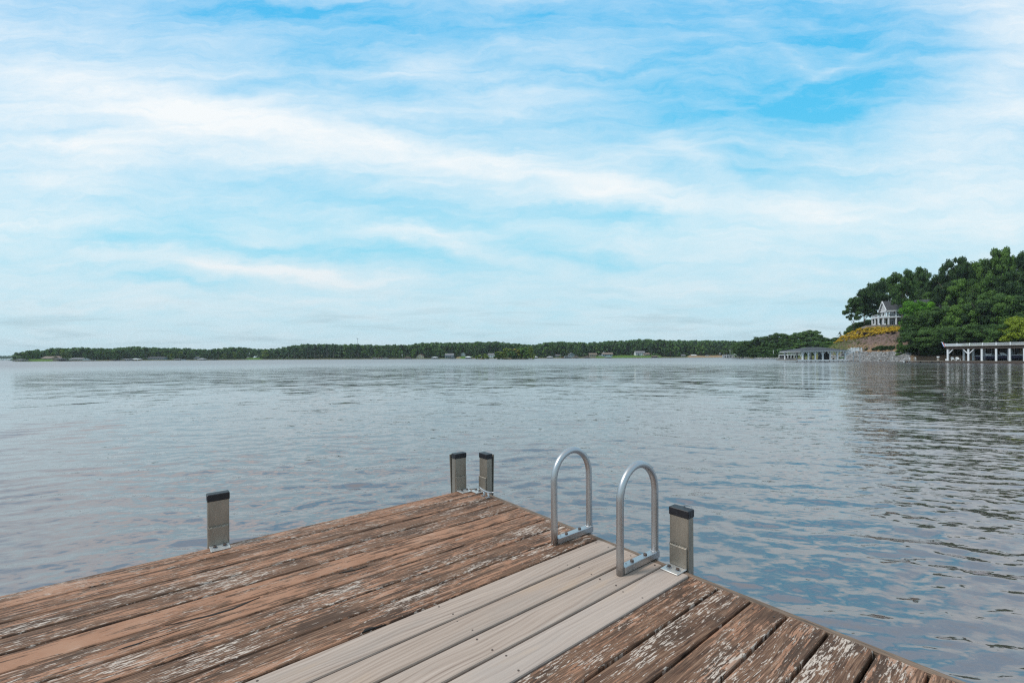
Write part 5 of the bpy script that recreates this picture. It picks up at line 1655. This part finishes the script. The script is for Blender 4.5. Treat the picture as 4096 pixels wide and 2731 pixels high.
for i, (zx, zy, w_, kd, mk, Y, lb) in enumerate(RT):
    x_, yt = zr1(zx, zy)
    X = xat(x_, Y); g = hz(X, Y)-.2
    h = zat(x_, yt, Y)-g
    P = NEARP[kd][i % 3]
    k = .90 if kd == 'broad' else 1.08
    tree('hill_tree', P, (X, Y, g), h, w_/2.851/FPX*Y/h/k*1.06, mk, lb)
p = hit(*zr1(715, 1348)); hgt = zat(*zr1(715, 1165), p.y)-p.z
tree('evergreen_tree', NEARP['cone'][0], p, hgt, 90/2.851/FPX*p.y/hgt/.62, 'leaf_mid', 'narrow green conical evergreen where the boulders meet the wood')
for i, (zx, zy, h_, w_) in enumerate(((1140,1370,5.5,1.2),(1060,1370,3.4,1.2),(1300,1330,5,1.2),(1420,1330,5,1.2),(1560,1330,5.5,1.2),(1700,1330,5.5,1.2),(1850,1320,5,1.2),(1990,1320,5,1.2),(2110,1320,5,1.2),(860,1300,3.5,1.2),(800,1280,2.4,1.2))):
    t = tt(zr1(zx, 0)[0]); p = hpos(t, 9.0 if zx < 1200 else 13.0)
    tree('shrub', NEARP['bush'][i % 2], (p.x, p.y, p.z-.2), h_, w_, 'leaf_dark', 'dark leafy undergrowth bush along the wooded bank by the jetty and boathouse', 'shrub', 'undergrowth bushes on the wooded bank')
for i, (t, d, h_) in enumerate(((.757,29,3.6),(.768,33,4.2),(.778,35,4.5),(.79,42,5),(.80,46,5),(.812,48,5),(.824,46,5.5),(.836,47,5),(.848,48,5.5),(.862,50,5.5),(.878,46,6),(.893,44,6),(.905,40,6))):
    p = hpos(t, d)
    tree('shrub', NEARP['bush'][i % 2], (p.x, p.y, p.z-.3), h_, 1.15, 'leaf_dark', 'tall dark bush filling the gap below the trees round the hilltop house', 'shrub', 'tall bushes behind the hilltop house')
# small bare conifer leaning out at the left end of the flowers
p = hpos(.735, 17)
sp = empty('bare_conifer', (p.x, p.y, p.z-.2), 0, 'sparse dark little conifer poking out left of the golden flowers', 'tree')
MB().tube([(0, 0, 0), (-.2, 0, 3.6)], [.08, .02], 6).build('trunk', M['bark'], sp)
bb = MB(); rr = random.Random(6)
for k in range(60):
    z = rr.uniform(.6, 3.5); a = rr.uniform(0, 6.28); l = (3.9-z)*.55*rr.uniform(.5, 1)
    bb.beam((-.05*z, 0, z), (-.05*z+l*math.cos(a), l*math.sin(a), z+.15*l), .07, .10)
bb.build('branches', M['leaf_dark'], sp)

# ------------------------------------------------------------------ air
hzm = bpy.data.materials.new('haze_air'); hzm.use_nodes = True
ht = hzm.node_tree
for nd in list(ht.nodes): ht.nodes.remove(nd)
pv = ht.nodes.new('ShaderNodeVolumePrincipled')
pv.inputs['Color'].default_value = (.86, .94, 1.0, 1)
pv.inputs['Density'].default_value = .00010
ho = ht.nodes.new('ShaderNodeOutputMaterial')
ht.links.new(pv.outputs[0], ho.inputs['Volume'])
o = MB().box(-6200, 6200, -80, 2450, -4, 64).build('haze', hzm)
tag(o, 'thin pale haze over the lake', 'haze', kind='stuff')
